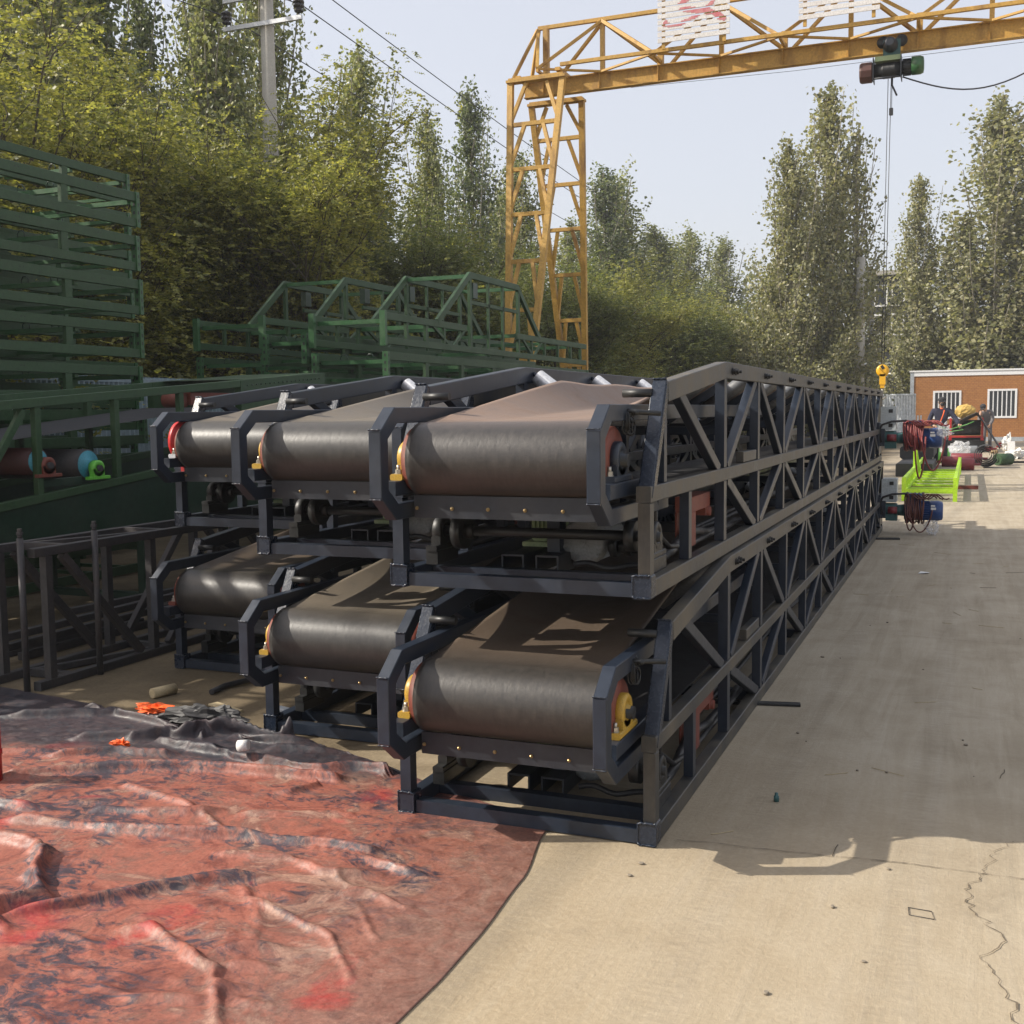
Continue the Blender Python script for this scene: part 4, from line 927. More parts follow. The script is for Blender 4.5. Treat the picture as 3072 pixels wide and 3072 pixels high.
for x, y, h, lab, k, w in (
    (-15, 11.6, 12.5, 'tall poplar at the left edge, its top beyond the picture', 1, 0.99), (-15.4, 13.4, 12.6, row, 0, 0.97), (-15.2, 14.6, 12.0, row, 2, 0.86), (-17.2, 15.2, 12.8, row, 1, 0.97),
    (-16.6, 17.6, 11.4, 'dark thin-topped poplar left of the power pole', 2, 0.69), (-15.2, 18.2, 13.2, 'broad poplar rising just left of the power pole', 0, 0.86), (-15.4, 20.3, 13.4, 'broad poplar rising right behind the power pole', 1, 0.86), (-18, 21, 12.6, row, 0, 0.83),
    (-15, 24.1, 11.7, 'pointed poplar just right of the power pole, below the wires', 1, 0.91), (-15, 28.6, 11.0, 'short rounded poplar between two taller ones left of the crane leg', 0, 0.80), (-17.5, 28.5, 11.0, row, 2, 0.97), (-17.2, 33, 10.6, row, 1, 0.97),
    (-15, 32.5, 12.8, 'slender poplar with a thin spire just left of the crane leg', 2, 0.83), (-15, 36.6, 11.4, 'poplar seen through the lattice of the crane leg', 1, 0.97), (-17, 40, 10.8, row, 0, 1.10),
    (-15, 47.5, 13.0, 'poplar with two spires just right of the crane leg', 2, 1.17), (-15, 50.5, 13.2, 'second of the two spired poplars right of the crane leg', 1, 1.24), (-15.5, 44, 10.0, row, 0, 1.24), (-17, 55, 11.0, row, 0, 1.38),
    (-14.3, 53.5, 11.2, row, 1, 1.5), (-14.6, 57.5, 10.8, row, 0, 1.5), (-14.5, 61, 12.0, 'yellowish poplar right of the crane leg, beside the gap of sky', 1, 1.31), (-14.5, 71.5, 12.9, 'last small poplar before the gap of open sky', 0, 1.38), (-17, 66, 10.5, row, 1, 1.52), (-17.5, 80, 11, row, 2, 1.66), (-12, 84, 8, row, 1, 1.79)):
    poplar(x, y, h, lab, k, w)
for x, y, h, lab, k, w, rz in (
    (-5.75, 43, 12.3, 'large olive poplar right of the sky gap, left of the hoist rope', 0, .92, .4), (-4.6, 45, 14.9, 'tall spired olive poplar left of the hoist rope', 2, .95, 2.0), (-3.6, 46, 13.3, 'airy thin poplar with bare twigs left of the hoist rope', 1, .85, 1.2), (-7.1, 47, 8.6, 'lower olive poplar at the left foot of the large one', 0, .95, 2.2),
    (-1.6, 57, 13.2, 'narrow poplar right of the hoist rope, behind the fence', 2, .85, 3.0), (2.2, 57.5, 16.6, 'massive olive poplar behind the brown site cabin', 0, 1.25, .8), (.6, 59, 11.5, 'olive poplar beside the massive one behind the cabin', 2, 1.2, 2.5), (5.0, 58, 17, 'tall olive poplar at the right edge behind the cabin', 0, 1.2, 4.0), (-8.3, 58, 8.5, 'small poplar in front of the far wood near the dark building', 2, 1.2, 5.0)):
    poplar(x, y, h, lab, k, w, 'olive poplars at the far end', PO, rz)
lrow = 'bushy yellow green locust tree in the row behind the green frames'
for i, (x, y, h, lab, k, w) in enumerate((
    (-11.6, 5.6, 6.2, lrow, 0, 1.1), (-11.2, 8.3, 6.4, 'bushy locust tree at the left edge above the tall frame stack', 0, 1.15), (-12.4, 10.3, 6.9, lrow, 2, 1.1), (-11.0, 11.2, 5.9, lrow, 1, 1.1), (-12.2, 13.6, 6.9, 'yellow tipped locust tree left of the power pole', 0, 1.15),
    (-10.7, 13.9, 6.9, 'dense locust tree wrapped round the foot of the power pole', 2, 1.15), (-11.6, 18.6, 6.6, 'dark locust tree right of the power pole', 1, 1.15), (-11.6, 21.6, 5.6, lrow, 1, 1.15), (-11.8, 24.6, 6.2, lrow, 2, 1.1), (-11.4, 27.8, 6.0, lrow, 1, 1.1), (-11.8, 31.3, 5.8, lrow, 0, 1.2),
    (-11.6, 35, 6.4, 'olive bush right of the crane leg', 2, 1.3), (-11.2, 39.5, 6.2, lrow, 1, 1.3), (-11.6, 44.5, 6.3, lrow, 0, 1.4), (-11.3, 50, 6.2, lrow, 1, 1.4), (-11.6, 56, 6.0, lrow, 2, 1.5), (-11.3, 63, 6.0, lrow, 0, 1.6), (-11, 71, 6.0, lrow, 1, 1.8), (-10.2, 80, 6, lrow, 2, 1.9))):
    locust(x, y, h, lab, k, w)
# far wood
C = []
for i in range(46):
    cx, cyy = -30 + i * 1.5 + rng.uniform(-2, 2), 96 + rng.uniform(-5, 14); hh = rng.uniform(6, 11) if cx > -11 else rng.uniform(9, 14)
    n = 900; d = rng.normal(size=(n, 3)); d /= np.linalg.norm(d, axis=1)[:, None]; rr = rng.uniform(.55, 1.05, n)[:, None] * (1 + .25 * np.sin(d[:, :1] * 7 + i))
    C.append(np.array([cx, cyy, hh * .5]) + d * rr * np.array([2.6, 2.6, hh * .52]))
V, F = kite_leaves(np.concatenate(C), .42, 0, rng); V[:, 2] = np.maximum(V[:, 2], .02)
tag(npmesh('far_wood', V, F, M['far_leaf']), 'far wood closing off the view', 'wood', None, 'stuff')

# ------------------------------------------------------------------ walls, fences, buildings
def corrugated(name, p, q, h, mat, label, pitch=.09, amp=.02, z0=0.):
    p = Vector(p); q = Vector(q); d = q - p; n = int(d.length / (pitch / 4)); nn = Vector((-d.y, d.x, 0)).normalized(); V = []
    for i in range(n + 1):
        s = (1, 1, -1, -1)[i % 4] * amp
        for z in (z0, h): V.append((*(p + d * i / n + nn * s)[:2], z))
    F = np.array([(2 * i, 2 * i + 2, 2 * i + 3, 2 * i + 1) for i in range(n)])
    t = thing(name, label, 'fence', tuple(p)); o = npmesh('fence_sheet', np.array(V) - np.array([p.x, p.y, 0]), F, mat, t); o.modifiers.new('thickness', 'SOLIDIFY').thickness = .004
    m = MB(); m.bar((0, 0, h - .05), (d.x, d.y, h - .05), .05, .06); m.build('fence_rail', mat, t); return t
corrugated('metal_fence', (-9.5, -2, 0), (-9.5, 40, 0), 2.13, M['fence_blue'], 'pale blue metal fence below the locust trees, behind the green frames')
corrugated('metal_fence', (-3.4, 49.6, 0), (-1.25, 49.6, 0), 2.2, M['fence_white'], 'white ribbed metal fence beside the brown cabin', .12)
def picket():
    t = thing('picket_fence', 'low white picket fence in front of the ribbed metal fence', 'fence', (-2.3, 47.5, 0))
    for k in range(12):
        m = MB(); x = k * .12; m.box((x, 0, .1), (x + .07, .02, 1.25)); m.build('picket', M['fence_white'], t)
    m = MB(); m.box((0, .021, .35), (1.4, .05, .42)); m.box((0, .021, .95), (1.4, .05, 1.02)); m.build('rail', M['fence_white'], t)
picket()
def wall_mat():
    m, nt, b = nodes('embossed_brown_panel'); p = pos(nt)
    br = N(nt, 'ShaderNodeTexBrick'); nt.links.new(vmul(nt, p, (1, 0, 0)), br.inputs['Vector'])
    cm = N(nt, 'ShaderNodeCombineXYZ'); sp = N(nt, 'ShaderNodeSeparateXYZ'); nt.links.new(p, sp.inputs[0]); nt.links.new(sp.outputs['X'], cm.inputs[0]); nt.links.new(sp.outputs['Z'], cm.inputs[1]); nt.links.new(cm.outputs[0], br.inputs['Vector'])
    br.inputs['Scale'].default_value = 3.2; br.inputs['Mortar Size'].default_value = .02; br.inputs['Color1'].default_value = (.42, .19, .055, 1); br.inputs['Color2'].default_value = (.35, .145, .042, 1); br.inputs['Mortar'].default_value = (.17, .06, .02, 1)
    v = noise(nt, p, 7, 4, .6); nt.links.new(mix(nt, .35, br.outputs['Color'], ramp(nt, v, [(.35, (.22, .09, .025)), (.65, (.42, .19, .06))])), b.inputs['Base Color']); b.inputs['Roughness'].default_value = .6
    bump(nt, b, br.outputs['Fac'], .3, .02); return m
def cabin():
    y = 52.0; x0, x1 = -1.62, 4.6; zt = 3.22
    t = thing('site_cabin', 'brown panelled site cabin with grey trim and barred white windows', 'cabin', ((x0 + x1) / 2, y, 0)); ox = (x0 + x1) / 2
    def part(n, mat, fn, p=t): m = MB(); fn(m); return m.build(n, mat, p)
    wins = [(-.55, .55, 1.10, 2.28), (1.78, 2.9, 1.12, 2.32)]
    wins = [(a - ox, b - ox, c, d) for a, b, c, d in wins]; a0, a1 = x0 - ox, x1 - ox
    def wall(m):
        xs = [a0 + .17]; 
        for (p, q, c, d) in wins:
            m.box((xs[-1], 0, .2), (p, .08, zt - .2), .001); m.box((p, 0, .2), (q, .08, c), .001); m.box((p, 0, d), (q, .08, zt - .2), .001); xs.append(q)
        m.box((xs[-1], 0, .2), (a1, .08, zt - .2), .001)
    part('front_wall', wall_mat(), wall)
    part('side_wall', M['grey_trim'], lambda m: (m.box((a0 + .02, .09, .2), (a0 + .1, 2.4, zt - .2)), m.box((a0 + .1, 2.32, .2), (a1, 2.4, zt - .2))))
    part('corner_post', M['grey_trim'], lambda m: m.box((a0, -.03, 0), (a0 + .168, .14, zt - .002)))
    part('base_beam', M['grey_trim'], lambda m: m.box((a0 + .17, -.02, 0.01), (a1, .1, .198)))
    part('roof', M['white_frame'], lambda m: (m.box((a0 - .04, -.06, zt), (a1 + .1, 2.5, zt + .07)), m.box((a0 + .17, -.03, zt - .198), (a1, .1, zt - .002))))
    for (p, q, c, d) in wins:
        w = part('window', M['white_frame'], lambda m: (m.box((p - .06, -.025, c - .06), (p + .03, .06, d + .06)), m.box((q - .03, -.025, c - .06), (q + .06, .06, d + .06)), m.box((p + .03, -.025, c - .06), (q - .03, .06, c + .03)), m.box((p + .03, -.025, d - .03), (q - .03, .06, d + .06))))
        part('window_bars', M['white_frame'], lambda m: [m.box((lerp(p, q, k / 6) - .022, -.01, c + .03), (lerp(p, q, k / 6) + .022, .02, d - .03)) for k in range(1, 6)], w)
        part('pane', M['pane'], lambda m: m.box((p, .05, c), (q, .06, d)), w)
        part('curtain', M['grey_trim'], lambda m: [m.box((lerp(p, q, k / 9), .075, c), (lerp(p, q, k / 9) + .06, .10, d)) for k in range(9)], w)
mg, nt, b = nodes('window_glass'); b.inputs['Base Color'].default_value = (.05, .055, .06, 1); b.inputs['Roughness'].default_value = .08; M['pane'] = mg
cabin()
def building():
    t = thing('industrial_building', 'dark industrial building with pale canopy band behind the far poplars', 'building', (-3.5, 62, 0))
    def part(n, mat, fn, p=t): m = MB(); fn(m); return m.build(n, mat, p)
    part('wall', M['bldg_dark'], lambda m: (m.box((-4.5, 0, 0), (10, 6, 5.0)), m.box((-.9, .6, 5.3), (2.2, 6, 8.9))))
    part('canopy', M['bldg_band'], lambda m: m.box((-.2, -1.2, 4.95), (10.2, 6, 5.28)))
    part('roof', M['bldg_band'], lambda m: m.box((-1.2, .2, 8.9), (2.6, 6.3, 9.15)))
    for z in (1.3, 2.2, 3.1, 4.0):
        part('wall_rail', M['grey_trim'], lambda m: m.box((-4.4, -.12, z), (9.8, -.06, z + .09)))
    for x, z in ((-.6, 5.6), (.3, 5.6), (-.6, 7.2), (.3, 7.2), (1.2, 6.4)):
        w = part('window', M['white_frame'], lambda m: (m.box((x, .52, z), (x + .08, .6, z + 1.2)), m.box((x + .62, .52, z), (x + .7, .6, z + 1.2)), m.box((x + .08, .52, z + 1.1), (x + .62, .6, z + 1.2)), m.box((x + .08, .52, z), (x + .62, .6, z + .1))))
        part('pane', M['pane'], lambda m: m.box((x + .08, .55, z + .1), (x + .62, .59, z + 1.1)), w)
    part('pipe', M['white_frame'], lambda m: m.tube([(.15, -.3, 0), (.15, -.3, 3.2), (.25, -.3, 3.4), (.9, -.3, 3.45), (1.05, -.3, 3.3), (1.05, -.3, 0)], .1, 10))
    part('railing', M['grey_trim'], lambda m: (m.box((-.2, -1.15, 5.9), (10, -1.1, 5.96)), [m.box((-.2 + .9 * k, -1.15, 5.28), (-.15 + .9 * k, -1.1, 5.9)) for k in range(12)]))
building()

# ------------------------------------------------------------------ tarpaulin
def tarp_mat():
    m, nt, b = nodes('painted_tarpaulin'); p = pos(nt)
    a = noise(nt, vmul(nt, p, (1, 1, .3)), 1.1, 6, .6, 1.0); c = noise(nt, p, 3.4, 8, .7, 1.2); f = noise(nt, p, 16, 7, .7, .6); g_ = noise(nt, p, 90, 3, .6)
    red = ramp(nt, c, [(.30, (.08, .024, .021)), (.40, (.19, .056, .038)), (.49, (.30, .10, .066)), (.56, (.19, .080, .058)), (.63, (.34, .19, .135)), (.72, (.11, .062, .052))])
    sep = N(nt, 'ShaderNodeSeparateXYZ'); nt.links.new(p, sep.inputs[0])
    def rng_(sock, lo, hi):
        mr = N(nt, 'ShaderNodeMapRange'); nt.links.new(sock, mr.inputs[0]); mr.inputs[1].default_value = lo; mr.inputs[2].default_value = hi; return mr.outputs[0]
    # dusty brown margin along the right edge
    ed = rng_(math_(nt, 'ADD', sep.outputs['X'], math_(nt, 'MULTIPLY', a, .5)), -.85, -.15)
    base = mix(nt, math_(nt, 'MULTIPLY', ed, .75), red, ramp(nt, f, [(.35, (.135, .07, .052)), (.65, (.235, .14, .105))]))
    # navy black patches
    f9 = noise(nt, vmul(nt, p, (1, 1.7, 1)), 7, 9, .75, 2.2)
    nv = ramp(nt, math_(nt, 'ADD', math_(nt, 'MULTIPLY', a, .45), math_(nt, 'MULTIPLY', f9, .55)), [(.50, 0.), (.56, 1.)])
    nvm = math_(nt, 'MULTIPLY', nv, math_(nt, 'SUBTRACT', 1.0, math_(nt, 'MULTIPLY', ed, .9)))
    at = N(nt, 'ShaderNodeAttribute', attribute_name='stain'); st = ramp(nt, math_(nt, 'ADD', math_(nt, 'MULTIPLY', at.outputs['Fac'], .13), math_(nt, 'ADD', math_(nt, 'MULTIPLY', f9, .6), math_(nt, 'MULTIPLY', c, .2))), [(.50, 0.), (.57, 1.)])
    nvm = math_(nt, 'MAXIMUM', nvm, st)
    base = mix(nt, math_(nt, 'MULTIPLY', nvm, .93), base, ramp(nt, f, [(.4, (.022, .022, .034)), (.6, (.05, .04, .055)), (.72, (.13, .03, .03))]))
    # fresh red
    fr = ramp(nt, math_(nt, 'ADD', math_(nt, 'MULTIPLY', noise(nt, p, 2.0, 3, .5, .5), .7), math_(nt, 'MULTIPLY', c, .3)), [(.60, 0.), (.66, 1.)])
    base = mix(nt, math_(nt, 'MULTIPLY', fr, .75), base, (.36, .028, .022))
    # pale worn patches
    pw = ramp(nt, noise(nt, p, 2.6, 6, .7, 1.5), [(.62, 0.), (.75, 1.)])
    base = mix(nt, math_(nt, 'MULTIPLY', pw, .55), base, (.42, .31, .24))
    # unpainted dark upper band
    tb = rng_(math_(nt, 'ADD', sep.outputs['Y'], math_(nt, 'ADD', math_(nt, 'MULTIPLY', c, .45), math_(nt, 'MULTIPLY', sep.outputs['X'], -.10))), .62, .82)
    base = mix(nt, math_(nt, 'MULTIPLY', tb, .92), base, ramp(nt, f, [(.35, (.010, .011, .016)), (.55, (.024, .024, .032)), (.68, (.065, .047, .043)), (.8, (.13, .09, .08))]))
    base = mix(nt, .3, base, ramp(nt, g_, [(.3, .15), (.7, .85)]), 'OVERLAY')
    nt.links.new(base, b.inputs['Base Color'])
    nt.links.new(ramp(nt, f, [(.3, .40), (.7, .72)]), b.inputs['Roughness']); b.inputs['Specular IOR Level'].default_value = .45
    wv = noise(nt, vmul(nt, p, (1.0, 1.6, 1)), 30, 4, .6, 1.5)
    bump(nt, b, math_(nt, 'ADD', math_(nt, 'MULTIPLY', wv, .35), math_(nt, 'ADD', math_(nt, 'MULTIPLY', f, .7), math_(nt, 'MULTIPLY', g_, .2))), .4, .008)
    return m
def interp(pts, x):
    if x <= pts[0][0]: return pts[0][1]
    for (a, u), (b, v) in zip(pts, pts[1:]):
        if x <= b:
            k = (x - a) / (b - a); k = k * k * (3 - 2 * k) * .5 + k * .5; return lerp(u, v, k)
    return pts[-1][1]
XR = [(-3.4, -.75), (-1.9, -.42), (-1.4, -.332), (-1.15, -.32), (-.88, -.326), (-.43, -.356), (-.02, -.43), (.12, -.46), (.4, -.75), (.75, -1.15), (1.2, -1.5)]
YT = [(-5.2, 1.05), (-4.25, 1.02), (-3.6, .95), (-3.17, .89), (-2.9, .80), (-2.6, .86), (-2.27, .83), (-1.95, .90), (-1.7, .80), (-1.2, .62), (-.45, .14), (-.3, .1)]
FOLDS = [  # centre line, width, height  (metres on the ground)
    ([(-2.05, -.88), (-1.95, -1.02), (-1.80, -1.15), (-1.86, -1.28), (-1.78, -1.36)], .045, .085), ([(-2.35, -.80), (-2.15, -.82), (-2.05, -.88)], .05, .06),
    ([(-1.28, -.80), (-1.38, -.86), (-1.52, -1.02), (-1.75, -1.26), (-1.9, -1.5)], .06, .05), ([(-.95, -.42), (-1.1, -.42), (-1.5, -.47), (-1.95, -.58), (-2.4, -.62)], .05, .05),
    ([(-.72, -.55), (-.95, -.47), (-1.2, -.47)], .035, .035), ([(-.85, -.24), (-.98, -.38)], .025, .03),
    ([(-2.9, -.20), (-2.5, .02), (-2.2, .14), (-1.8, .20), (-1.5, .22)], .05, .06), ([(-2.6, .42), (-2.2, .36), (-1.9, .33), (-1.62, .33), (-1.5, .40), (-1.2, .40)], .05, .065),
    ([(-2.55, .55), (-2.35, .70), (-2.1, .74), (-1.85, .76)], .085, .13), ([(-3.4, .80), (-2.9, .68), (-2.6, .62)], .06, .09), ([(-2.3, .60), (-2.0, .62), (-1.7, .66)], .05, .08), ([(-2.75, .40), (-2.62, .52), (-2.6, .66)], .04, .09), ([(-3.0, .35), (-2.7, .48), (-2.5, .56)], .06, .07), ([(-3.6, .55), (-3.2, .75), (-2.8, .78)], .06, .06), ([(-2.45, .55), (-2.42, .66)], .05, .10),
    ([(-3.3, -.35), (-2.9, -.5), (-2.5, -.52)], .06, .05), ([(-.62, -1.0), (-.8, -.8), (-.9, -.62)], .03, .022), ([(-.55, -1.25), (-.75, -1.05), (-1.1, -.92)], .03, .025), ([(-2.6, -1.2), (-2.3, -1.1), (-2.1, -1.2)], .06, .06),
    ([(-1.05, -.62), (-.85, -.72), (-.62, -.78)], .03, .02), ([(-1.2, -.85), (-1.0, -1.05), (-.9, -1.3)], .03, .028), ([(-1.6, -.25), (-1.3, -.12), (-1.1, -.06)], .03, .022), ([(-1.45, -.62), (-1.2, -.58), (-.95, -.66)], .028, .026), ([(-2.3, -.15), (-1.9, -.25), (-1.6, -.42)], .035, .032), ([(-.75, -1.6), (-.95, -1.35), (-1.3, -1.2)], .035, .03), ([(-2.2, -.42), (-1.95, -.36), (-1.8, -.30)], .03, .035), ([(-1.62, .25), (-1.55, .12), (-1.6, .02)], .03, .03), ([(-2.9, .1), (-2.7, .22), (-2.45, .27)], .04, .05), ([(-2.0, .52), (-1.75, .58), (-1.5, .60)], .04, .05)]
NAVY = {(-1.28, -.8), (-1.38, -.86), (-1.52, -1.02), (-1.75, -1.26), (-.95, -.42), (-1.1, -.42), (-1.5, -.47), (-2.05, -.88), (-1.95, -1.02), (-.72, -.55), (-2.9, -.5)}
def tarp():
    """a sheet with more cloth than floor: it is laid out flat with guide folds, then buckles and settles under gravity"""
    nu, nv = 230, 200; n = nu + 1; m_ = nv + 1
    V = np.zeros((m_, n, 3))
    for j in range(m_):
        t = j / nv; t = 1 - (1 - t) ** 1.25
        for i in range(n):
            s = i / nu; s = 1 - (1 - s) ** 1.1; x0 = lerp(-4.4, -.36, s); y = lerp(-2.9, interp(YT, x0), t); V[j, i, :2] = lerp(-4.4, interp(XR, y), s), y
    P = V.reshape(-1, 3); X, Y = P[:, 0], P[:, 1]; Z = np.zeros(len(P)); stain = np.zeros(len(P)); fold = np.zeros(len(P))
    for pts, w, h in FOLDS:
        for a, b in zip(pts, pts[1:]):
            a_ = np.array(a); d = np.array(b) - a_; q = P[:, :2] - a_; u = np.clip((q @ d) / (d @ d), 0, 1); dd = np.hypot(*(q - u[:, None] * d).T)
            Z = np.maximum(Z, h * 1.0 * np.exp(-(dd / (w * .62)) ** 1.2)); fold = np.maximum(fold, np.exp(-(dd / (w * 2.2)) ** 2))
            if (round(a[0], 2), round(a[1], 2)) in NAVY: stain = np.maximum(stain, np.exp(-(dd / .17) ** 2))
    def nz(f, ox, stretch=1.):
        ax, ay = X * .925 + Y * .378, Y * .925 - X * .378
        return np.array([mnoise.noise(Vector((x * f / stretch + ox, y * f, ox * .37))) for x, y in zip(ax, ay)])
    n1, n2, n3, n4 = nz(1.1, 3.1, 2.2), nz(3.0, 7.7, 2.5), nz(8, 1.3, 1.8), nz(5.5, 4.4, 2.0)
    edge = np.array([min(1, max(0, (interp(XR, y) - x) / .5)) for x, y in zip(X, Y)])
    under = ((X > -1.32) & (Y > -.10)) | ((X > -2.45) & (X < -2.1) & (Y > .70)); cut = np.where(under, 0, 1) * (.12 + .88 * edge)
    Z = Z * cut + (.010 * np.maximum(0, n2) + .006 * n3 + .006 * n4) * cut
    P = P.copy(); P[:, 2] = Z + .004
    slack = cut * (.014 + .05 * np.clip(n1 + .25, 0, 1) + .10 * fold * (.6 + .4 * np.sign(n2)) + .07 * np.clip(np.abs(n4) - .12, 0, 1) + .04 * np.clip(n3, 0, 1))   # extra cloth, mostly across the folds
    G = np.arange(m_ * n).reshape(m_, n); flat = P.copy(); flat[:, 2] *= .9
    dirn = np.array([-.378, .925])
    sets = []
    def edges(A, B, k, extra):
        A, B = A.ravel(), B.ravel(); e = flat[B] - flat[A]; l = np.sqrt((e ** 2).sum(1)); ac = np.abs(e[:, :2] @ dirn) / (l + 1e-9)
        sl = .5 * (slack[A] + slack[B]) * (.25 + .9 * ac ** 2); sets.append((A, B, l * (1 + sl * extra), k))
    for o in (0, 1):
        edges(G[:, o:-1:2], G[:, o + 1::2], 1., 1.); edges(G[o:-1:2, :], G[o + 1::2, :], 1., 1.)
        edges(G[o:-1:2, :-1], G[o + 1::2, 1:], .45, 1.) ; edges(G[o:-1:2, 1:], G[o + 1::2, :-1], .45, 1.)
    for st, k in ((2, .09), (4, .02)):
        for o in range(2 * st):
            for (A, B) in ((G[:, :-st], G[:, st:]), (G[:-st, :], G[st:, :])):
                ax = 1 if A.shape[0] == m_ else 0; sel = np.arange(A.shape[ax]) ; sel = sel[(sel // st) % 2 == o // st][0:] if False else sel[sel % (2 * st) == o]
                edges(np.take(A, sel, ax), np.take(B, sel, ax), k, 1.)
    w = np.ones(len(P)); w[under] = 0; w[G[:, 0]] = 0; w[G[0, :]] = 0; vel = np.zeros_like(P)
    for it in range(170):
        old = P.copy(); P += vel * .90 * w[:, None]; P[:, 2] -= .00035 * w
        for rep_ in range(2):
            for A, B, L0, k in sets:
                d = P[B] - P[A]; l = np.sqrt((d ** 2).sum(1)) + 1e-9; ws = w[A] + w[B] + 1e-9; c = d * ((l - L0) / l * k / ws)[:, None]
                P[A] += c * w[A][:, None]; P[B] -= c * w[B][:, None]
            hit = P[:, 2] < .004; P[hit, 2] = .004; P[hit, :2] = old[hit, :2] * .6 + P[hit, :2] * .4
        vel = np.clip(P - old, -.004, .004)
    P[:, 2] += .0015
    idx = np.arange(nv)[:, None] * n + np.arange(nu)[None, :]; F = np.stack([idx, idx + 1, idx + n + 1, idx + n], -1).reshape(-1, 4)
    o = npmesh('tarpaulin', P, F, tarp_mat(), smooth=True); o.data.attributes.new('stain', 'FLOAT', 'POINT').data.foreach_set('value', stain.astype(np.float32))
    md = o.modifiers.new('smooth', 'SUBSURF'); md.levels = md.render_levels = 1; o.modifiers.new('thickness', 'SOLIDIFY').thickness = .003
    return tag(o, 'crumpled paint-stained red and navy tarpaulin spread on the ground at the lower left', 'tarpaulin')
tarp()
rag = [((-2.98, .83, .045), (.11, .05, .022), 6, 'orange', 'torn bright orange plastic scrap on the dark tarpaulin edge, leftmost scrap'), ((-2.62, .80, .06), (.05, .035, .025), 7, 'orange', 'small orange scrap beside the dark hump of the tarpaulin'), ((-2.70, .26, .04), (.045, .03, .02), 8, 'orange', 'orange scrap caught in a torn red fold')]
for c, s, sd, mt, lab in rag: tag(crumple('plastic_scrap', c, s, sd, M[mt], 10, .9), lab, 'scrap')
tag(crumple('dark_cloth', (-2.55, .74, .05), (.24, .07, .07), 12, M['black_rubber'], 18, .45), 'bunched black cloth lying on the upper edge of the tarpaulin', 'cloth')
m = MB(); m.lathe((-2.05, .30, .085), (1, .2, .1), [(0, .02), (0, .026), (.05, .026), (.05, .018)], 16); tag(m.build('white_tub', M['paper']), 'small white plastic cap on the tarpaulin', 'cap')
m = MB(); m.lathe((-2.94, -.29, 0), (0, 0, 1), [(0, .05), (.33, .05), (.33, .04)], 20); m.lathe((-2.94, -.29, .12), (0, 0, 1), [(0, .054), (.02, .054)], 20); tag(m.build('red_post', M['red_bright']), 'red steel post cut off by the left edge of the picture', 'post')

# ------------------------------------------------------------------ loose things on the ground
def stick(name, a, b, w, h, mat, label, cat, z=None):
    m = MB(); zz = z if z is not None else h / 2 + .001; m.bar((*a, zz), (*b, zz), w, h); return tag(m.build(name, M[mat]), label, cat)
stick('steel_flat', (-.25, 2.10), (.218, 2.195), .05, .014, 'black_metal', 'black flat bar sticking out from under the lower right conveyor', 'steel bar')
stick('steel_flat', (-.2, 10.33), (.267, 10.42), .09, .02, 'black_metal', 'black flat bar on the concrete near the lower drive motor', 'steel bar')
m = MB(); m.lathe((-3.235, 1.125, .03), (.3, 1, 0), [(0, .022), (0, .03), (.15, .03), (.15, .022)], 16); tag(m.build('pipe_offcut', M['debris_tan']), 'short rusty pipe offcut lying on the dirt', 'pipe')
m = MB(); m.tube([(-2.96, 1.30, .02), (-2.98, 1.45, .02), (-2.92, 1.6, .025), (-2.84, 1.75, .03), (-2.8, 1.9, .03)], .017, 10); tag(m.build('hose_offcut', M['cable']), 'curved black hose end on the dirt under the shaded conveyor', 'hose')
stick('wood_chip', (-2.82, 1.13), (-2.58, 1.03), .06, .012, 'debris_tan', 'grey splintered board on the dirt by the tarpaulin', 'board')
stick('plank', (-2.42, 1.16), (-2.30, 1.12), .05, .02, 'grey_trim', 'short grey plank beside the middle conveyor foot', 'plank')
stick('wood_beam', (-1.75, 1.35), (-1.62, 2.6), .07, .07, 'wood', 'raw timber beam inside the middle lower conveyor', 'timber')
m = MB(); sq = [(.885, -.20), (.955, -.205), (.965, -.262), (.89, -.255), (.885, -.20)]
m.tube([(x, y, .003) for x, y in sq], .0013, 5); tag(m.build('wire_square', M['black_metal']), 'small bent wire square on the sunny concrete', 'wire')
m = MB(); m.lathe((.334, .651, .0), (0, 0, 1), [(0, .011), (.022, .011), (.026, .007), (.036, .007), (.036, .003)], 12); tag(m.build('bottle_stub', M['teal']), 'small dark bottle stub standing on the shaded concrete', 'bottle')
m = MB(); m.add([(.60, 7.5, .006), (.69, 7.52, .012), (.70, 7.60, .006), (.62, 7.60, .014)], [(0, 1, 2, 3)]); o = m.build('paper_scrap', M['paper']); o.modifiers.new('t', 'SOLIDIFY').thickness = .002; tag(o, 'white paper scrap on the shaded concrete beside the conveyors', 'paper')
rnd = random.Random(77)
for k in range(34):
    x, y = rnd.uniform(.15, 2.1), rnd.uniform(.3, 10) if k % 6 else rnd.uniform(-1.4, .3); a = rnd.uniform(0, 3.14); l = rnd.uniform(.02, .075) * (1 + .06 * y)
    m = MB(); P = [(x + math.cos(a) * l * t + rnd.uniform(-.004, .004), y + math.sin(a) * l * t, .003) for t in (-1, -.3, .4, 1)]; m.tube(P, .0015, 5)
    tag(m.build('twig', M['debris_tan' if k % 5 else 'bark']), 'thin straw or twig lying on the concrete', 'twig', 'twigs scattered on the concrete')
for k in range(34):
    x, y = rnd.uniform(-.2, 1.9), rnd.uniform(-1.5, 5); r_ = rnd.uniform(.004, .011)
    if x < .1 and y > -.1 or x < -.25: continue
    m = MB(); m.ball((x, y, r_ * .4), r_, 4, (rnd.uniform(.7, 1.4), 1, .6)); tag(m.build('pebble', M['stone']), 'small pebble on the concrete', 'pebble', 'pebbles scattered on the concrete')

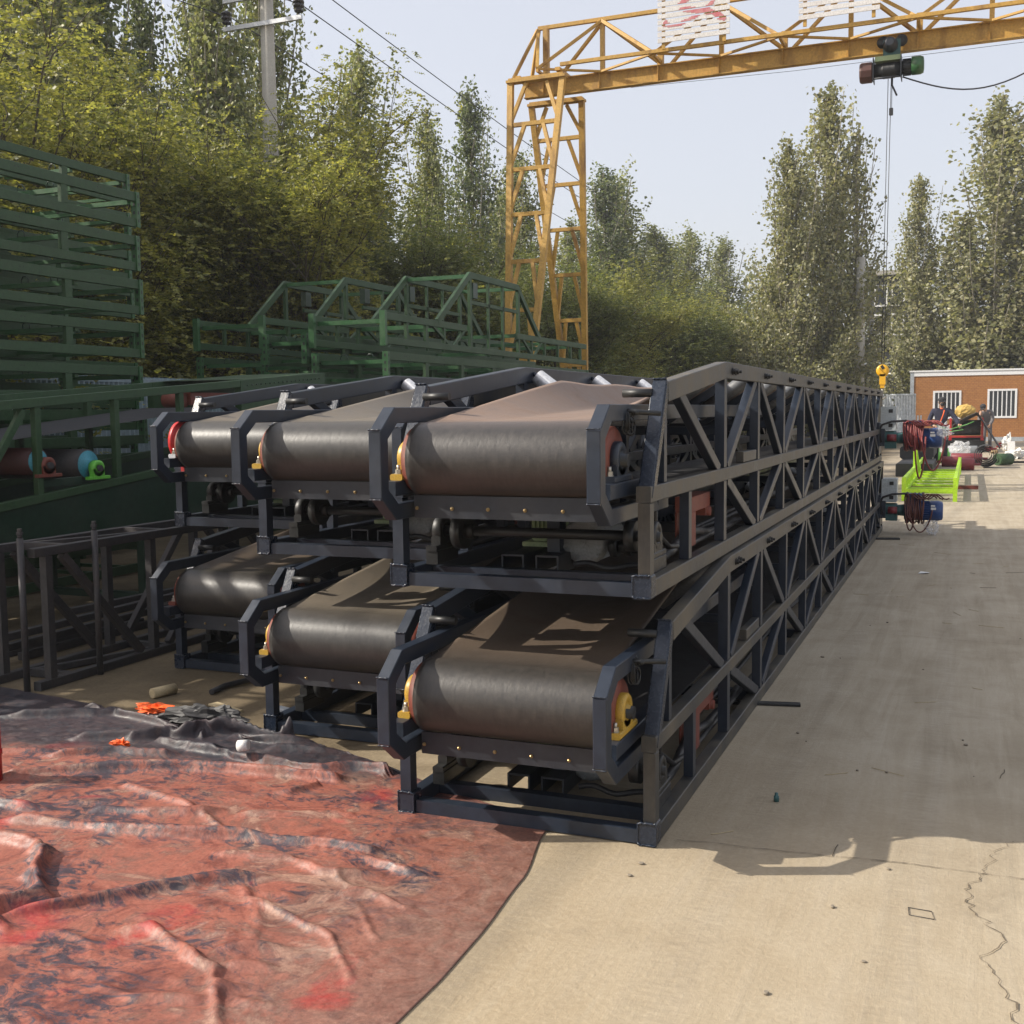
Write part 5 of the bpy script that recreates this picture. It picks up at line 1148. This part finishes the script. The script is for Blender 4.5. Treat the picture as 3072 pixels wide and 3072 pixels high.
# ------------------------------------------------------------------ work area at the far right
def lime_frame():
    t = thing('slatted_rack', 'lime green slatted steel frame lying on the sunny concrete', 'steel frame', (0, 16.4, 0))
    def part(n, fn): m = MB(); fn(m); return m.build(n, M['lime'], t)
    xl, xr, yl = .0, .82, 8.2
    for x in (xl, xr):
        part('side_rail', lambda m: (m.box((x - .03, .06, .33), (x + .03, yl, .40)), m.box((x - .03, .06, .12), (x + .03, yl, .18)), [m.box((x - .025, .9 * k + .9, .18), (x + .025, .9 * k + .96, .33)) for k in range(8)]))
        part('leg', lambda m: m.box((x - .035, 0, 0), (x + .035, .06, .405))); part('leg', lambda m: m.box((x - .035, yl, 0), (x + .035, yl + .06, .405)))
    for k in range(9): part('slat', lambda m: m.box((xl + .032, .5 + .92 * k, .10), (xr - .032, .64 + .92 * k, .14)))
    part('slat', lambda m: m.box((xl + .036, .0, .16), (xr - .036, .05, .21)))
    return t
lime_frame()
stick('steel_pipe', (-.05, 19.5), (1.2, 19.6), .07, .07, 'rust_red', 'rusty pipe lying under the lime green frame', 'pipe')
m = MB(); m.box((-.06, 21, .3), (.02, 21.08, .8)); m.bar((-.02, 21.04, .8), (.1, 21.04, .05), .05, .05); m.box((-.06, 21, 0), (.02, 21.08, .3)); tag(m.build('lime_stand', M['lime']), 'small lime green stand just past the conveyor end', 'stand')
for k, (x0, y, x1, r_, mt, lab) in enumerate(((.34, 28.3, 1.08, .14, 'red_drum', 'dark red roller lying nearest the lime green rack'), (.75, 26.6, 1.15, .15, 'red_drum', 'dark red roller with a steel shaft end, in front of the other two'), (.55, 30.0, 1.36, .15, 'red_drum', 'dark red roller behind the other two'), (.33, 34, 1.25, .19, 'grey_motor', 'long grey roller behind the red rollers'))):
    m = MB(); m.lathe((x0, y, r_), (1, 0, 0), [(-.12, .03), (0, .03), (0, r_ - .02), (.015, r_), (x1 - x0 - .015, r_), (x1 - x0, r_ - .02), (x1 - x0, .035), (x1 - x0 + .14, .035)], 24); tag(m.build('roller', M[mt]), lab, 'roller', 'rollers on the ground')
def beltroll():
    m = MB(); P = []
    for i in range(100):
        a = i * .25; r_ = .10 + .0075 * a * 1.1; P.append((r_ * math.cos(a), r_ * math.sin(a)))
    rings = [[(1.42 + P[i][0] * 1.0, 27.6, .33 + P[i][1]), (1.42 + P[i][0], 28.4, .33 + P[i][1]), (1.42 + P[i][0] * .955, 28.4, .33 + P[i][1] * .955), (1.42 + P[i][0] * .955, 27.6, .33 + P[i][1] * .955)] for i in range(100)]
    m.sweep(rings); o = m.build('belt_roll', M['black_rubber']); return tag(o, 'coiled roll of black rubber belt beside the red rollers', 'belt roll')
beltroll()
m = MB(); m.cyl((1.72, 29, .17), (2.05, 29.3, .17), .16, 18); m.cyl((1.7, 28.98, .17), (1.72, 29, .17), .07, 12); tag(m.build('green_roller', M['green']), 'dark green roller at the right of the belt roll', 'roller')
def short_conveyor():
    t = thing('short_conveyor', 'short black conveyor with bright red end plates near the workers', 'conveyor', (.4, 38.5, 0))
    def part(n, mat, fn): m = MB(); fn(m); return m.build(n, M[mat], t)
    for x in (-.02, 1.02):
        part('end_plate', 'red_bright', lambda m: (m.box((x - .035, -.02, .5), (x + .035, .5, 1.2)), m.box((x - .05, -.04, .42), (x + .05, .12, .52))))
    part('tie_bar', 'red_bright', lambda m: m.box((.02, -.03, .52), (.98, .03, .58)))
    part('belt', 'black_rubber', lambda m: m.lathe((.03, .25, .86), (1, 0, 0), [(0, .05), (0, .27), (.94, .27), (.94, .05)], 26))
    part('base_frame', 'black_metal', lambda m: (m.box((-.1, 0, 0), (1.1, .7, .42)), m.box((-.1, .71, 0), (1.1, 3.4, .5))))
short_conveyor()
V = []; nu, nv = 24, 14
for j in range(nv + 1):
    for i in range(nu + 1):
        u, v = i / nu, j / nv; x = lerp(.45, 2.0, u); top = 1.42 - 2.6 * max(0, u - .52) ** 1.0 if u > .52 else 1.42 - .9 * (.52 - u); V.append((x, 37.9 + .9 * v + .05 * math.sin(u * 9 + v * 3), max(.02, top - .16 * v * (1 - u) + .04 * math.sin(v * 7 + u * 6))))
F = np.array([(j * (nu + 1) + i, j * (nu + 1) + i + 1, (j + 1) * (nu + 1) + i + 1, (j + 1) * (nu + 1) + i) for j in range(nv) for i in range(nu)])
o = npmesh('rubber_sheet', np.array(V), F, M['black_rubber'], smooth=True); o.modifiers.new('t', 'SOLIDIFY').thickness = .02; tag(o, 'black rubber sheet draped over the short conveyor down to the ground', 'rubber sheet')
tag(crumple('yellow_bag', (.85, 39.4, 1.42), (.36, .25, .26), 8, M['yellow_bag'], 16, .14), 'yellow sack lying on top of the short conveyor', 'sack')
tag(crumple('plastic_bag', (.75, 33.2, .28), (.3, .3, .26), 18, M['film'], 14, .6), 'clear plastic bag on the ground behind the red rollers', 'plastic bag')
tag(crumple('plastic_bag', (.30, 30.8, .22), (.25, .25, .2), 19, M['film'], 14, .7), 'clear plastic bag at the left end of the red rollers', 'plastic bag')
tag(crumple('plastic_bag', (2.3, 41, .25), (.18, .18, .3), 20, M['paper'], 12, .8), 'white plastic bag behind the white box', 'plastic bag')
tag(crumple('plastic_bag', (2.3, 33.5, .12), (.3, .4, .14), 22, M['paper'], 12, .8), 'flat white plastic bag on the ground at the far right', 'plastic bag')
m = MB(); m.box((2.2, 37, 0), (2.42, 37.3, .42), .01); tag(m.build('white_box', M['white_frame']), 'small white box standing on the concrete near the cabin', 'box')
for k in range(3):
    m = MB(); x = -.05 + .23 * k; m.lathe((x, 30.1 + .2 * k, 0), (0, 0, 1), [(0, .11), (.28, .11), (.34, .06), (.42, .06), (.42, .03)], 16); tag(m.build('green_drum', M['apple'] if k else M['teal']), ['dark teal canister left of the green canisters', 'bright green canister nearest the lime frame', 'bright green canister beside the clear bag'][k], 'canister')
m = MB(); m.box((-.55, 23.5, 0), (.25, 26.5, .30), .02); m.box((-.6, 26.0, .30), (.2, 29, .62), .05); tag(m.build('rubber_stack', M['black_rubber']), 'dark stack of folded rubber sheets past the conveyor end', 'rubber stack')
rnd = random.Random(5)
for k in range(16):
    x, y = rnd.uniform(1.6, 4.5), rnd.uniform(34, 46); s = rnd.uniform(.06, .2)
    o = crumple('rubbish_piece', (x, y, s * .4), (s, s, s * .5), 100 + k, M[('wood', 'paper', 'red_bright', 'grey_trim', 'stone')[k % 5]], 8, .9); tag(o, '%s scrap of rubbish on the ground by the cabin' % ('brown', 'white', 'red', 'grey', 'stony')[k % 5], 'rubbish', 'rubbish by the cabin')
stick('steel_bar_far', (1.9, 30.5), (3.4, 30.9), .1, .06, 'black_metal', 'dark flat bar lying on the far concrete at the right edge', 'steel bar').name = 'steel_bar'

# ------------------------------------------------------------------ two workers
def skin_mesh(name, verts, edges, radii, mat, parent, root=0):
    me = bpy.data.meshes.new(name); me.from_pydata(verts, edges, []); me.materials.append(mat)
    o = link(bpy.data.objects.new(name, me), parent); md = o.modifiers.new('skin', 'SKIN'); md.use_smooth_shade = True
    for i, r_ in enumerate(radii):
        me.skin_vertices[0].data[i].radius = (r_ if isinstance(r_, tuple) else (r_, r_))
    me.skin_vertices[0].data[root].use_root = True
    o.modifiers.new('sub', 'SUBSURF').levels = 2; o.modifiers['sub'].render_levels = 2
    return o
def worker(loc, rz, h, label, J, top, pants, hat, mask=None, strap=False):
    """J: joint dict in metres for a 1.75 m figure, x right, y forward (facing -y is front)"""
    s = h / 1.75; t = thing('person', label, 'person', loc, rz); t.scale = (s, s, s)
    b = ['pelvis', 'waist', 'chest', 'neck', 'head0', 'head1', 'shl', 'ell', 'wrl', 'hnl', 'shr', 'elr', 'wrr', 'hnr', 'hil', 'knl', 'anl', 'tol', 'hir', 'knr', 'anr', 'tor']
    E = [('pelvis', 'waist'), ('waist', 'chest'), ('chest', 'neck'), ('neck', 'head0'), ('head0', 'head1'), ('chest', 'shl'), ('shl', 'ell'), ('ell', 'wrl'), ('wrl', 'hnl'), ('chest', 'shr'), ('shr', 'elr'), ('elr', 'wrr'), ('wrr', 'hnr'), ('pelvis', 'hil'), ('hil', 'knl'), ('knl', 'anl'), ('anl', 'tol'), ('pelvis', 'hir'), ('hir', 'knr'), ('knr', 'anr'), ('anr', 'tor')]
    rr = dict(pelvis=(.13, .10), waist=(.12, .09), chest=(.15, .10), neck=.05, head0=(.075, .085), head1=(.078, .09), shl=.055, ell=.04, wrl=.028, hnl=(.04, .02), hil=.075, knl=.055, anl=.04, tol=.04)
    for k in list(rr):
        if k.endswith('l') and k[:2] in ('sh', 'el', 'wr', 'hn', 'hi', 'kn', 'an', 'to'): rr[k[:-1] + 'r'] = rr[k]
    idx = {n: i for i, n in enumerate(b)}
    body = skin_mesh('body', [J[n] for n in b], [(idx[p], idx[q]) for p, q in E], [rr[n] if n != 'waist' else (.11, .085) for n in b], M['skin'], t)
    def sub(name, ns, es, mat, inf):
        ii = {n: i for i, n in enumerate(ns)}
        g_ = lambda r_: tuple(x + inf for x in r_) if isinstance(r_, tuple) else r_ + inf
        return skin_mesh(name, [J[n] for n in ns], [(ii[p], ii[q]) for p, q in es], [g_(rr[n]) for n in ns], mat, t)
    sub('jacket', ['pelvis', 'waist', 'chest', 'neck', 'shl', 'ell', 'wrl', 'shr', 'elr', 'wrr'], [('pelvis', 'waist'), ('waist', 'chest'), ('chest', 'neck'), ('chest', 'shl'), ('shl', 'ell'), ('ell', 'wrl'), ('chest', 'shr'), ('shr', 'elr'), ('elr', 'wrr')], top, .026)
    sub('trousers', ['pelvis', 'hil', 'knl', 'anl', 'hir', 'knr', 'anr'], [('pelvis', 'hil'), ('hil', 'knl'), ('knl', 'anl'), ('pelvis', 'hir'), ('hir', 'knr'), ('knr', 'anr')], pants, .02)
    for sd in 'lr':
        m = MB(); a = Vector(J['an' + sd]); c = Vector(J['to' + sd]); m.tube([a + Vector((0, .05, -.05)), a + Vector((0, 0, -.045)), (a + c) / 2 + Vector((0, 0, -.015)), c], .045, 10, rs=[.035, .05, .048, .035]); m.build('shoe', M['shoe'], t)
        m = MB(); w = Vector(J['wr' + sd]); hd = Vector(J['hn' + sd]); d = (hd - w).normalized(); x = d.cross(Vector((0, 1, .2))).normalized()
        for k in range(4): m.tube([hd + x * (k - 1.5) * .02, hd + x * (k - 1.5) * .022 + d * .04 * (1 - .1 * abs(k - 1.4)), hd + x * (k - 1.5) * .02 + d * .06 + Vector((0, .015, -.01))], .009, 6, rs=[.010, .009, .006])
        m.tube([w + d * .03 + x * .03, w + d * .06 + x * .05, w + d * .09 + x * .045], .01, 6); m.build('fingers', M['skin'], t)
    h0, h1 = Vector(J['head0']), Vector(J['head1']); up = (h1 - h0).normalized(); f = Vector(J['face']).normalized(); c = (h0 + h1) / 2; side = up.cross(f).normalized()
    m = MB(); m.tube([c + f * .075 + up * .03, c + f * .10 - up * .005, c + f * .085 - up * .012], .012, 6, rs=[.008, .014, .008])
    for q in (-1, 1): m.ball(c + side * q * .085, .025, 5, (.5, .7, 1.1))
    m.build('nose_and_ears', M['skin'], t)
    m = MB()
    for q in (-1, 1): m.ball(c + f * .078 + up * .03 + side * q * .032, .010, 5)
    m.build('eyes', M['cloth_dark'], t)
    m = MB(); ct = h1 + up * .005; m.lathe(ct - up * .015, up, [(0, .104), (.03, .105), (.065, .092), (.09, .06), (.1, .015)], 18)
    m.bar(ct + f * .09 - up * .008, ct + f * .165 - up * .025, .13, .012, up); m.build('cap', hat, t)
    m = MB(); m.lathe(c - f * .02 - up * .01, up, [(-.03, .08), (.0, .092), (.04, .094)], 16); m.build('hair', M['cloth_dark'], t)
    if mask: m = MB(); m.ball(c + f * .05 - up * .045, .062, 7, (1, .9, .8)); m.build('face_mask', mask, t)
    if strap:
        m = MB(); ch = Vector(J['chest']); wa = Vector(J['waist']); m.tube([ch + Vector((.07, -.13, .10)), ch + Vector((.05, -.145, .0)), wa + Vector((.0, -.13, .04)), wa + Vector((-.03, -.125, -.08))], .016, 6); m.tube([Vector(J['neck']) + Vector((.07 * math.cos(a), .07 * math.sin(a), -.015)) for a in [k * math.pi / 8 for k in range(17)]], .016, 6); m.build('orange_strap', M['orange'], t)
    return t
J1 = dict(pelvis=(0, 0, .95), waist=(0, -.01, 1.10), chest=(.01, -.02, 1.32), neck=(.01, -.03, 1.47), head0=(.02, -.05, 1.57), head1=(.02, -.05, 1.67), shl=(-.19, -.02, 1.40), ell=(-.29, -.06, 1.14), wrl=(-.17, -.24, 1.02), hnl=(-.12, -.29, 1.0), shr=(.20, -.02, 1.40), elr=(.36, -.08, 1.19), wrr=(.44, -.22, 1.04), hnr=(.46, -.28, 1.01), hil=(-.09, 0, .90), knl=(-.10, -.02, .50), anl=(-.11, .02, .09), tol=(-.12, -.14, .035), hir=(.09, 0, .90), knr=(.11, -.02, .50), anr=(.12, .02, .09), tor=(.13, -.14, .035), face=(.25, -1, -.1))
worker((.28, 29.2, 0), .0, 1.86, 'worker in a navy jacket with orange strap, dark cap and mask, holding a green rod', J1, M['cloth_navy'], M['cloth_dark'], M['cloth_dark'], M['cloth_dark'], True)
J2 = dict(pelvis=(.06, .05, .95), waist=(.05, .0, 1.10), chest=(.0, -.12, 1.28), neck=(-.03, -.2, 1.41), head0=(-.07, -.27, 1.47), head1=(-.10, -.31, 1.55), shl=(-.16, -.14, 1.35), ell=(-.22, -.22, 1.09), wrl=(-.20, -.38, .90), hnl=(-.19, -.43, .86), shr=(.19, -.10, 1.35), elr=(.24, -.20, 1.09), wrr=(.14, -.36, .88), hnr=(.11, -.40, .84), hil=(-.03, .05, .90), knl=(-.04, -.02, .50), anl=(-.04, .06, .09), tol=(-.06, -.10, .035), hir=(.14, .05, .90), knr=(.16, .0, .50), anr=(.17, .06, .09), tor=(.18, -.10, .035), face=(-.35, -1, -.8))
worker((1.55, 41.5, 0), .0, 1.80, 'worker in grey overalls and dark cap bending over the black rubber sheet', J2, M['cloth_grey'], M['cloth_grey'], M['cloth_dark'])
m = MB(); m.tube([(.14, 28.9, 1.10), (.50, 28.85, .98), (.95, 28.7, 1.12), (1.12, 28.65, 1.2)], .014, 8); m.tube([(.72, 28.85, 1.09), (.86, 28.75, .98), (.5, 28.8, .92)], .012, 8); tag(m.build('green_rod', M['pole_green']), 'thin green rod held by the worker in navy', 'rod')

# ------------------------------------------------------------------ air
mh = bpy.data.materials.new('haze'); mh.use_nodes = True; nt = mh.node_tree; nt.nodes.remove(nt.nodes['Principled BSDF'])
pv = nt.nodes.new('ShaderNodeVolumePrincipled'); pv.inputs['Color'].default_value = (.93, .95, 1, 1); pv.inputs['Density'].default_value = .0009; pv.inputs['Anisotropy'].default_value = .2
nt.links.new(pv.outputs[0], nt.nodes['Material Output'].inputs['Volume'])
m = MB(); x0, x1, y0, y1, z0, z1 = -401, 401, -61, 701, -1, 24
m.add([(x0, y0, z0), (x1, y0, z0), (x1, y1, z0), (x0, y1, z0), (x0, y0, z1), (x1, y0, z1), (x1, y1, z1), (x0, y1, z1)], [(3, 2, 1, 0), (4, 5, 6, 7), (0, 1, 5, 4), (1, 2, 6, 5), (2, 3, 7, 6), (3, 0, 4, 7)])
tag(m.build('haze', mh), 'thin pale haze in the air', 'haze', None, 'stuff')

# ------------------------------------------------------------------ light, sky, camera
SUN = Vector((-1.26, -.49, 1.0)).normalized()
w = bpy.data.worlds.new('World'); S.world = w; w.use_nodes = True; nt = w.node_tree
sky = nt.nodes.new('ShaderNodeTexSky'); sky.sky_type = 'NISHITA'; sky.sun_disc = False; sky.sun_elevation = math.asin(SUN.z); sky.sun_rotation = math.atan2(SUN.x, SUN.y) % (2 * math.pi)
sky.air_density = 1.0; sky.dust_density = 4.0; sky.ozone_density = 1.0; sky.altitude = 0
bg = nt.nodes['Background']; bg.inputs['Strength'].default_value = .12; hz = mix(nt, 1.0, mix(nt, .55, sky.outputs[0], (0, 0, 0)), (3.48, 3.46, 3.62), 'ADD'); nt.links.new(hz, bg.inputs['Color'])  # hazy white air over the clear sky
ld = bpy.data.lights.new('sun', 'SUN'); ld.energy = 4.6; ld.angle = R(.5); ld.color = (1, .93, .82)
lo = link(bpy.data.objects.new('sun', ld)); lo.rotation_euler = SUN.to_track_quat('Z', 'Y').to_euler()
cam = bpy.data.cameras.new('camera'); co = link(bpy.data.objects.new('camera', cam)); S.camera = co
pi_, ro, ya = .0892, -.0115, -.388
fw = Vector((math.sin(ya) * math.cos(pi_), math.cos(ya) * math.cos(pi_), -math.sin(pi_))); rt = Vector((math.cos(ya), -math.sin(ya), 0)); up = rt.cross(fw)
r2 = rt * math.cos(ro) + up * math.sin(ro); u2 = -rt * math.sin(ro) + up * math.cos(ro)
co.matrix_world = Matrix(((r2.x, u2.x, -fw.x, 1.0343), (r2.y, u2.y, -fw.y, -3.8874), (r2.z, u2.z, -fw.z, 1.6013), (0, 0, 0, 1)))
cam.sensor_width = 36; cam.lens = 36 * 3364.11 / 3072; cam.clip_end = 2000; cam.clip_start = .05
S.cycles.max_bounces = 6; S.cycles.diffuse_bounces = 3; S.cycles.glossy_bounces = 3; S.cycles.transmission_bounces = 4; S.cycles.volume_bounces = 0
S.render.resolution_x = S.render.resolution_y = 1024
S.view_settings.view_transform = 'Standard'; S.view_settings.look = 'None'; S.view_settings.exposure = .48; S.view_settings.gamma = 1
